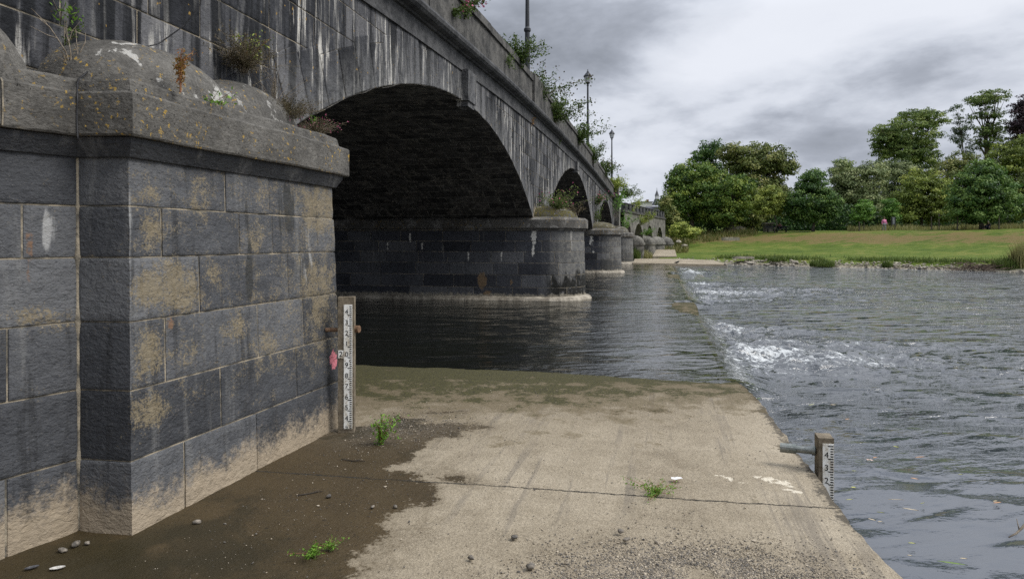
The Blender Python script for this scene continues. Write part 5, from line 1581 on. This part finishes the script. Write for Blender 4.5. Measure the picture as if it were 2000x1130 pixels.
herb('dry_heather', 'brown dried tuft at the right end of the pier cap', at(556, 240, 6.80), .26, .22, 120, .020, 34, M['dryleaf'], M['twig'], stem_r=.002, bare=.1)
herb('dry_heather', 'small brown tuft with pink tips beside the arch edge', at(616, 266, 7.05), .20, .13, 60, .018, 24, M['dryleaf'], M['twig'], flower=M['pinkf'], nfl=2, stem_r=.002, bare=.1)
herb('green_weed', 'tiny bright green sprig at the left foot of the arch', at(612, 240, 7.2), .12, .06, 4, .03, 9, M['bright'], M['twig'], stem_r=.002)
# plants on the slab
q = onz(745, 866, .28); herb('rocket_plant', 'single tall green weed growing from the dark mud', q, .33, .07, 6, .040, 34, M['bright'], M['stem'], stem_r=.004, bare=.02)
q = onz(1280, 963, .28); herb('joint_grass', 'green weed tuft growing in the slab joint', q, .07, .12, 16, .022, 18, M['bright'], M['stem'], stem_r=.002, bare=.02)
q = onz(612, 1082, .29); herb('creeping_weed', 'yellow green creeping weed on the wet mud, nearer one', q, .05, .055, 10, .020, 18, M['bright'], M['stem'], stem_r=.0015, group='creeping weeds on the mud', bare=.02)
q = onz(645, 1068, .29); herb('creeping_weed', 'yellow green creeping weed on the wet mud, farther one', q, .04, .05, 8, .018, 16, M['bright'], M['stem'], stem_r=.0015, group='creeping weeds on the mud', bare=.02)

# cable draped over the stone crown
mb = MB()
pts = [at(152, 274, 4.10), at(150, 235, 4.12), at(151, 190, 4.13), at(151, 165, 4.22), at(153, 155, 4.32), at(190, 125, 4.55), at(240, 102, 4.95), at(310, 86, 5.35), at(360, 50, 5.45), at(392, 8, 5.5), at(396, -60, 5.5)]
pts = np.array(pts); s = np.linspace(0, len(pts) - 1, 50); pts = np.stack([np.interp(s, np.arange(len(pts)), pts[:, k]) for k in range(3)], 1)
mb.tube(pts, .0055, 6); tag(mb.build('cable', M['cable'], smooth=True), 'black cable draped over the rounded stone crown and down the cap', 'cable')

# ------------------------------------------------------------------ loose things on the slab
n = 46000
xx = rng.normal(.98, .44, n); yy = rng.normal(3.58, .26, n)
px, py = 1000 + F * xx / yy, HZ + F * 1.8 / yy
keep = (fbm(xx * 3, yy * 3, 4.) > rng.normal(.44, .05, n)) & (uv_of(xx, yy)[1] < 5.2)
xx, yy = xx[keep], yy[keep]
n2 = 5200; x2 = rng.uniform(-2.2, 3.2, n2); y2 = rng.uniform(2.9, 8.5, n2)
k2 = (uv_of(x2, y2)[1] < 5.15) & (uv_of(x2, y2)[1] > 1.15)
xx = np.concatenate((xx, x2[k2])); yy = np.concatenate((yy, y2[k2]))
x3, y3 = dq[0] + rng.normal(0, .55, 3600), dq[1] + rng.normal(0, .42, 3600)
k3 = uv_of(x3, y3)[1] > 1.2
xx = np.concatenate((xx, x3[k3])); yy = np.concatenate((yy, y3[k3]))
uu_, vv_ = uv_of(xx, yy); szs = np.concatenate((rng.gamma(1.7, .0011, keep.sum()) + .0013, rng.gamma(1.6, .0011, k2.sum()) + .0013, rng.gamma(1.6, .0013, k3.sum()) + .0013))
mb = MB(); stones(mb, np.stack((xx, yy, slab_z(uu_, vv_) + szs * .25), 1), szs, .6)
m_, g = material('gravel_stone'); t_ = g.attr('tone')
finish(m_, g, g.ramp(t_, [(0, (.07, .065, .06)), (.35, (.16, .145, .125)), (.7, (.27, .225, .165)), (1, (.46, .40, .31))]), .8, None, .3)
tag(mb.build('gravel', m_), 'fine grey gravel strewn over the concrete slab', 'gravel', kind='stuff')
PG = 'pebbles lying on the slab'
for k, (px, py, s_, lb) in enumerate(((772, 990, .020, 'grey pebble on dry concrete right of the mud'), (1005, 1050, .024, 'brown round pebble in the middle of the dry concrete'), (1037, 1107, .026, 'largest grey pebble by the gravel patch'), (920, 1090, .020, 'dark pebble left of the largest grey pebble'), (1212, 1038, .020, 'left one of two grey pebbles near the gravel'), (1224, 1054, .022, 'right one of two grey pebbles near the gravel'), (642, 970, .020, 'pale smooth pebble on the wet mud'), (728, 990, .016, 'white pebble on the mud near its dry edge'), (122, 1075, .026, 'tan pebble on wet mud near the left wall'), (170, 1061, .018, 'cream pebble on wet mud at the wall foot'), (148, 1064, .028, 'dark slaty stone on wet mud at the wall foot'), (385, 1020, .022, 'grey flat pebble on the mud below the pier corner'))):
    c = onz(px, py, .285); mb = MB(); stones(mb, [np.zeros(3)], [s_], .55, True); o = mb.build('pebble', M['pebble'], smooth=True); o.location = tuple(c + [0, 0, s_ * .3]); tag(o, lb, 'pebble', PG)


def shell(mb, c, s_, rot):
    th = np.linspace(0, 2 * np.pi, 15)[:-1]; rr = np.array([0, .5, .85, 1.]); zz_ = np.array([.0, .05, .18, .32])
    P = np.stack((rr[:, None] * np.cos(th) * 1.5, rr[:, None] * np.sin(th) * .75, np.repeat(zz_[:, None], 14, 1)), -1) * s_
    P = np.concatenate((P, P[:, :1]), 1); a = rot
    P = np.stack((P[..., 0] * math.cos(a) - P[..., 1] * math.sin(a), P[..., 0] * math.sin(a) + P[..., 1] * math.cos(a), P[..., 2]), -1)
    mb.grid(P + c)


mb = MB(); shell(mb, np.zeros(3), .026, .4); sh = mb.build('mussel_shell', mat_simple('shell_pearl', (.30, .28, .25), (.62, .60, .56), 30., .35, .1, .001, obj=True), smooth=True)
sh.location = tuple(onz(112, 1110, .285)); tag(sh, 'open white mussel shell lying on the wet mud', 'shell')
mb = MB(); shell(mb, np.zeros(3), .024, .7); sh = mb.build('mussel_shell', mat_simple('shell_dark', (.03, .03, .033), (.10, .10, .105), 30., .35, .1, .001, obj=True), smooth=True)
sh.location = tuple(onz(62, 1109, .285)); tag(sh, 'dark mussel shell at the bottom left of the mud', 'shell')
c = onz(1322, 936, .285); mb = MB(); s2 = np.linspace(-.04, .04, 7); t2 = np.linspace(-.022, .022, 5); S2, T2 = np.meshgrid(s2, t2, indexing='ij')
mb.grid(np.stack((S2 + c[0], T2 + c[1], c[2] + .004 + .016 * vnoise(S2 * 60, T2 * 60)), -1)); tag(mb.build('paper_scrap', mat_simple('white_paper', (.72, .72, .72), (.82, .82, .82), 8., .7, .1, .001)), 'crumpled white paper scrap on the concrete', 'litter')
for px, py, L_, rot, lb in ((690, 898, .11, -.25, 'thin dark twig on the mud near the slab joint'), (606, 962, .09, .5, 'short dark twig on the wet mud')):
    c = onz(px, py, .285); mb = MB(); d = np.array((math.cos(rot), math.sin(rot), 0)) * L_
    mb.tube([c - d, c + rng.normal(size=3) * .008, c + d * .4, c + d], [.004, .005, .004, .002], 5); mb.tube([c + d * .2, c + d * .5 + [.01, .03, .004]], [.003, .0015], 4)
    tag(mb.build('twig', mat_simple('wet_twig', (.025, .02, .016), (.06, .05, .04), 40.)), lb, 'twig', 'twigs on the mud')
# branch poking out of the water
c = onz(1995, 1052, 0.); mb = MB(); mb.tube([c + [-.10, -.015, .02], c + [-.03, .01, .035], c + [.03, .03, .07], c + [.12, .06, .14], c + [.22, .1, .12]], [.004, .007, .009, .010, .008], 6)
mb.tube([c + [.0, .02, .055], c + [.01, .06, .12]], [.005, .002], 5); tag(mb.build('stick', M['twig'], smooth=True), 'bent stick poking out of the water at the right edge', 'stick')

# floating leaves
lf_m = {}
for nm, a_, b_ in (('pale', (.45, .36, .22), (.55, .47, .33)), ('tan', (.36, .19, .09), (.48, .28, .15)), ('lime', (.28, .30, .05), (.42, .42, .11)), ('green', (.10, .16, .03), (.17, .25, .06)), ('pinkish', (.50, .36, .31), (.60, .46, .40))):
    lf_m[nm] = mat_simple('floating_%s_leaf' % nm, a_, b_, 30., .5, .1, .001)


def water_z(px, py): return .018


def leaf_mesh(kind, s_):
    mb = MB()
    if kind == 'maple':
        th = np.linspace(0, 2 * np.pi, 21)[:-1]; r = np.where(np.arange(20) % 4 == 0, 1., np.where(np.arange(20) % 2 == 0, .72, .48)) * s_
        P = np.concatenate(([(0, 0, .003)], np.stack((r * np.cos(th) * 1.1, r * np.sin(th), .004 * np.sin(th * 3)), 1)))
        mb.add(P, [(0, i + 1, (i + 1) % 20 + 1) for i in range(20)])
    else:
        t = np.linspace(0, 1, 7); w = np.sin(np.pi * t) ** .8 * (.12 if kind == 'willow' else .30) * s_
        x_ = (t - .5) * 2 * s_; P = np.stack((np.stack((x_, w, .003 + 0 * t), 1), np.stack((x_, 0 * t, 0 * t), 1), np.stack((x_, -w, .003 + 0 * t), 1)), 1); mb.grid(P)
    return mb


FLG = 'fallen leaves floating on the pool'
FL = [(1698, 897, 'maple', .045, 'pinkish', 'largest pale pinkish leaf floating right of the short gauge'), (1709, 893, 'oval', .035, 'tan', 'tan folded leaf touching the large pinkish leaf'), (1797, 892, 'oval', .06, 'tan', 'curled orange leaf far right of the gauge'), (1786, 934, 'oval', .045, 'tan', 'orange brown oval leaf alone on calm water'),
      (1750, 975, 'willow', .075, 'pale', 'long pale willow leaf right of the gauge foot'), (1778, 994, 'willow', .075, 'pale', 'long pale willow leaf, lower one of a pair'), (1667, 951, 'oval', .032, 'lime', 'lime green leaf close to the gauge foot'), (1659, 975, 'willow', .045, 'lime', 'yellow green slim leaf right at the slab edge'), (1703, 1014, 'oval', .034, 'pale', 'round cream leaf off the slab edge'), (1719, 1018, 'oval', .022, 'pale', 'small cream leaf beside the round cream one'),
      (1668, 919, 'oval', .026, 'lime', 'small yellow leaf above the lime green one'), (1750, 872, 'oval', .036, 'lime', 'yellow crumpled leaf beyond the pinkish one'), (1781, 1060, 'oval', .03, 'lime', 'yellow leaf on dark water low in the pool'), (1860, 1099, 'willow', .11, 'green', 'long green reed leaf floating at the bottom right'), (1882, 1090, 'oval', .028, 'pale', 'pale leaf above the green reed leaf'), (1948, 981, 'oval', .045, 'tan', 'orange leaf at the right edge of the picture'),
      (1944, 978, 'oval', .03, 'pale', 'pale curled leaf touching the orange one at right'), (1802, 982, 'willow', .03, 'lime', 'tiny yellow slip right of the pale willow leaf'), (1876, 926, 'oval', .025, 'lime', 'lone yellow leaf on the rippled pool'), (1777, 1084, 'oval', .02, 'pale', 'tiny cream leaf low in the pool'), (1720, 1000, 'willow', .035, 'lime', 'slim yellow leaf between the slab and the willow leaves'), (1585, 790, 'oval', .05, 'lime', 'yellow leaf drifting near the bend of the slab edge'), (1655, 818, 'oval', .05, 'tan', 'tan leaf drifting in the rippled middle pool'), (1627, 790, 'oval', .045, 'pale', 'pale leaf drifting farther out from the slab'), (1480, 778, 'oval', .06, 'green', 'green weed scrap caught at the slab corner')]
for px, py, kd, s_, mt, lb in FL:
    o = leaf_mesh(kd, s_ * .78).build('floating_leaf', lf_m[mt]); c = onz(px, py, .03); o.location = tuple(c); o.rotation_euler = (rng.normal() * .08, rng.normal() * .08, rng.uniform(-.5, .5)); tag(o, lb, 'leaf', FLG)


# ------------------------------------------------------------------ people, bird, park furniture
def skin(name, verts, edges, radii, mat, parent=None, sub=1, loc=None):
    me = bpy.data.meshes.new(name); me.from_pydata([tuple(v) for v in verts], edges, [])
    ob = bpy.data.objects.new(name, me); C.objects.link(ob)
    mod = ob.modifiers.new('skin', 'SKIN')
    for i, r_ in enumerate(radii):
        sv = me.skin_vertices[0].data[i]; sv.radius = (r_, r_) if np.isscalar(r_) else r_; sv.use_root = (i == 0)
    ss_ = ob.modifiers.new('sub', 'SUBSURF'); ss_.levels = sub; ss_.render_levels = sub
    dg = bpy.context.evaluated_depsgraph_get(); m2 = bpy.data.meshes.new_from_object(ob.evaluated_get(dg))
    bpy.data.objects.remove(ob); m2.name = name
    m2.materials.clear(); m2.materials.append(mat); m2.polygons.foreach_set('use_smooth', [True] * len(m2.polygons))
    o = bpy.data.objects.new(name, m2); C.objects.link(o)
    if parent is not None: o.parent = parent
    return o


SK = mat_simple('skin', (.45, .27, .20), (.52, .33, .25), 20., .6, .05, .001)


def head_parts(root, c, hair_mat, face_dir=(0, -1, 0)):
    c = np.array(c); fd = np.array(face_dir, float); sd_ = np.array((-fd[1], fd[0], 0))
    mb = MB(); v = IV2 * .118; v = v[v[:, 2] > -2]
    mb.add(np.stack((v[:, 0] * .86, v[:, 1] * .95, v[:, 2]), 1) + c - fd * .028 + [0, 0, .028], IF2); mb.build('hair', hair_mat, root, smooth=True, local=True)
    mb = MB()
    for s_ in (-1, 1): mb.add(IV * .014 + c + fd * .098 + sd_ * .036 * s_ + [0, 0, .005], IF)
    mb.build('eyes', M['ink'], root, local=True)


def walker():
    g_ = at(1727, 454, 84.); g_[2] = float(ground_z(g_[0], g_[1])) + .0
    root = tag(empty('person', g_), 'person in a pink top and grey trousers walking along the bank top', 'person')
    V_ = [(0, 0, .92), (0, 0, 1.12), (0, 0, 1.33), (0, 0, 1.44), (0, -.01, 1.50), (0, -.02, 1.60), (0, -.02, 1.68),
          (.09, 0, .88), (.11, -.10, .48), (.11, -.06, .08), (.11, -.20, .03), (-.09, 0, .88), (-.10, .06, .48), (-.10, .16, .10), (-.10, .04, .03),
          (.19, 0, 1.36), (.27, .03, 1.10), (.29, -.06, .86), (.29, -.10, .77), (-.19, 0, 1.36), (-.27, .0, 1.10), (-.29, -.10, .88), (-.29, -.14, .79)]
    E_ = [(0, 1), (1, 2), (2, 3), (3, 4), (4, 5), (5, 6), (0, 7), (7, 8), (8, 9), (9, 10), (0, 11), (11, 12), (12, 13), (13, 14), (2, 15), (15, 16), (16, 17), (17, 18), (2, 19), (19, 20), (20, 21), (21, 22)]
    Rr = [.145, .135, .13, .06, .052, .092, .075, .088, .06, .04, .035, .088, .06, .04, .035, .065, .045, .034, .032, .065, .045, .034, .032]
    skin('body', V_, E_, Rr, SK, root)
    tk = [0, 1, 2, 15, 16, 17, 19, 20, 21]; mp = {a: b for b, a in enumerate(tk)}
    skin('jacket', [V_[i] if i else (0, 0, .84) for i in tk], [(mp[a], mp[b]) for a, b in [(0, 1), (1, 2), (2, 15), (15, 16), (16, 17), (2, 19), (19, 20), (20, 21)]], [.185, .17, .155, .088, .066, .055, .088, .066, .055], mat_simple('pink_cloth', (.52, .15, .30), (.66, .24, .40), 12.), root)
    tk = [0, 7, 8, 9, 11, 12, 13]; mp = {a: b for b, a in enumerate(tk)}
    skin('trousers', [V_[i] for i in tk], [(mp[a], mp[b]) for a, b in [(0, 7), (7, 8), (8, 9), (0, 11), (11, 12), (12, 13)]], [.155, .10, .075, .058, .10, .075, .058], mat_simple('grey_cloth', (.16, .17, .19), (.28, .29, .31), 12.), root)
    head_parts(root, (0, -.02, 1.625), mat_simple('brown_hair', (.06, .035, .02), (.12, .08, .05), 30.))
    return root


walker()


def sitter(name, label, g_, rot, top_mat, hair, leg_mat):
    root = tag(empty('person', g_), label, 'person', None)
    V_ = [(0, 0, .12), (.0, .03, .36), (0, .0, .58), (0, -.02, .68), (0, -.04, .74), (0, -.07, .84), (0, -.07, .92),
          (.10, -.08, .12), (.13, -.40, .42), (.13, -.60, .06), (.13, -.74, .04), (-.10, -.08, .12), (-.13, -.40, .42), (-.13, -.60, .06), (-.13, -.74, .04),
          (.19, -.01, .60), (.24, -.16, .40), (.14, -.38, .44), (.10, -.45, .45), (-.19, -.01, .60), (-.24, -.16, .40), (-.14, -.38, .44), (-.10, -.45, .45)]
    E_ = [(0, 1), (1, 2), (2, 3), (3, 4), (4, 5), (5, 6), (0, 7), (7, 8), (8, 9), (9, 10), (0, 11), (11, 12), (12, 13), (13, 14), (2, 15), (15, 16), (16, 17), (17, 18), (2, 19), (19, 20), (20, 21), (21, 22)]
    Rr = [.14, .135, .13, .06, .052, .092, .075, .088, .062, .04, .035, .088, .062, .04, .035, .065, .045, .034, .032, .065, .045, .034, .032]
    skin('body', V_, E_, Rr, SK, root)
    tk = [0, 1, 2, 15, 16, 17, 19, 20, 21]; mp = {a: b for b, a in enumerate(tk)}
    skin('sweater', [V_[i] for i in tk], [(mp[a], mp[b]) for a, b in [(0, 1), (1, 2), (2, 15), (15, 16), (16, 17), (2, 19), (19, 20), (20, 21)]], [.165, .165, .155, .088, .066, .052, .088, .066, .052], top_mat, root)
    tk = [0, 7, 8, 9, 11, 12, 13]; mp = {a: b for b, a in enumerate(tk)}
    skin('trousers', [V_[i] for i in tk], [(mp[a], mp[b]) for a, b in [(0, 7), (7, 8), (8, 9), (0, 11), (11, 12), (12, 13)]], [.15, .10, .078, .056, .10, .078, .056], leg_mat, root)
    head_parts(root, (0, -.07, .865), hair)
    root.rotation_euler = (0, 0, rot)
    return root


navy = mat_simple('navy_cloth', (.012, .014, .028), (.03, .034, .055), 12.); whitehair = mat_simple('white_hair', (.55, .52, .48), (.68, .65, .6), 30.)
q = at(1931, 449, 79.); q[2] = float(ground_z(q[0], q[1])); sitter('person', 'white haired person in navy sitting on the grass against the big tree', q, R(-80), navy, whitehair, navy)
q = at(1523, 455, 94.); q[2] = float(ground_z(q[0], q[1])) + .40
sitter('person', 'tiny dark dressed person sitting on the bench under the trees', q, R(-10), mat_simple('red_brown_cloth', (.10, .04, .035), (.16, .07, .06), 12.), mat_simple('dark_hair', (.02, .015, .012), (.05, .04, .03), 30.), navy)
bz = float(ground_z(q[0], q[1])); bn = tag(empty('park_bench', (q[0], q[1] + .1, bz)), 'low dark park bench with a seated person under the far trees', 'bench')
mb = MB(); mb.box((-1.9, -.22, .38), (1.2, .22, .45)); mb.build('seat', M['iron'], bn, local=True)
mb = MB(); mb.box((-1.9, .24, .6), (1.2, .29, .85)); mb.build('backrest', M['iron'], bn, local=True)
for xx_ in (-1.6, -.35, .9):
    mb = MB(); mb.box((xx_ - .04, -.2, 0), (xx_ + .04, .2, .379)); mb.box((xx_ - .03, .2005, 0), (xx_ + .03, .239, .85)); mb.build('leg', M['iron'], bn, local=True)
# park sign
q = at(1745, 454, 87.); q[2] = float(ground_z(q[0], q[1])); sg_ = tag(empty('park_sign', q), 'dark framed park notice board on two posts', 'sign')
for xx_ in (-.22, .22):
    mb = MB(); mb.tube([(xx_, 0, -.2), (xx_, 0, 1.75)], .06, 8); mb.build('post', M['iron'], sg_, local=True)
mb = MB(); mb.box((-.17, -.04, .72), (.17, .04, 1.72)); mb.build('board', M['slate'], sg_, local=True)
mb = MB(); mb.box((-.11, -.048, .85), (.11, -.041, 1.6)); mb.build('notice', mat_simple('faded_notice', (.16, .17, .18), (.30, .31, .32), 9., .5), sg_, local=True)
# tree stakes
SGp = 'bare stakes by the young trees'
for px, Yd, h, lb in ((1819, 84, 1.6, 'thin wooden stake under the spreading yellow green tree'), (1834, 84, 2.0, 'taller wooden stake right of the thin one'), (1870, 80, 2.1, 'stout pale stake left of the big dark tree trunk'), (1951, 78, 2.1, 'stout pale stake right of the big dark tree trunk'), (1678, 86, 1.2, 'short stake at the little bright green tree'), (1741, 89, 1.8, 'pale stake behind the park sign')):
    q = at(px, 450, Yd); z_ = float(ground_z(q[0], q[1])); mb = MB(); mb.tube([(0, 0, -.3), (.02, 0, h * .5), (0, 0, h), (0, 0, h + .02)], [.075, .07, .065, .03], 7); o = mb.build('tree_stake', M['bark'], smooth=False); o.location = (q[0], q[1], z_); tag(o, lb, 'stake', SGp)
# crow on the weir
q = at(1322, 514, 0); q = onz(1322, 516, .26); cw = tag(empty('crow', q), 'small black crow standing on the far end of the weir', 'bird'); cw.rotation_euler = (0, 0, R(75))
skin('body', [(0, .0, .16), (0, -.10, .20), (0, -.16, .25), (0, -.20, .28), (0, .10, .14), (0, .22, .11)], [(0, 1), (1, 2), (2, 3), (0, 4), (4, 5)], [.075, .07, .042, .048, .055, (.045, .012)], M['ink'], cw)
mb = MB(); mb.tube([(0, -.235, .282), (0, -.31, .268)], [.017, .003], 6); mb.build('beak', M['ink'], cw, local=True)
for s_ in (-1, 1):
    mb = MB(); mb.tube([(.03 * s_, .0, .11), (.03 * s_, .01, .0)], .007, 5); mb.tube([(.03 * s_, .03, .004), (.03 * s_, -.05, .004)], .005, 4); mb.build('leg', M['ink'], cw, local=True)
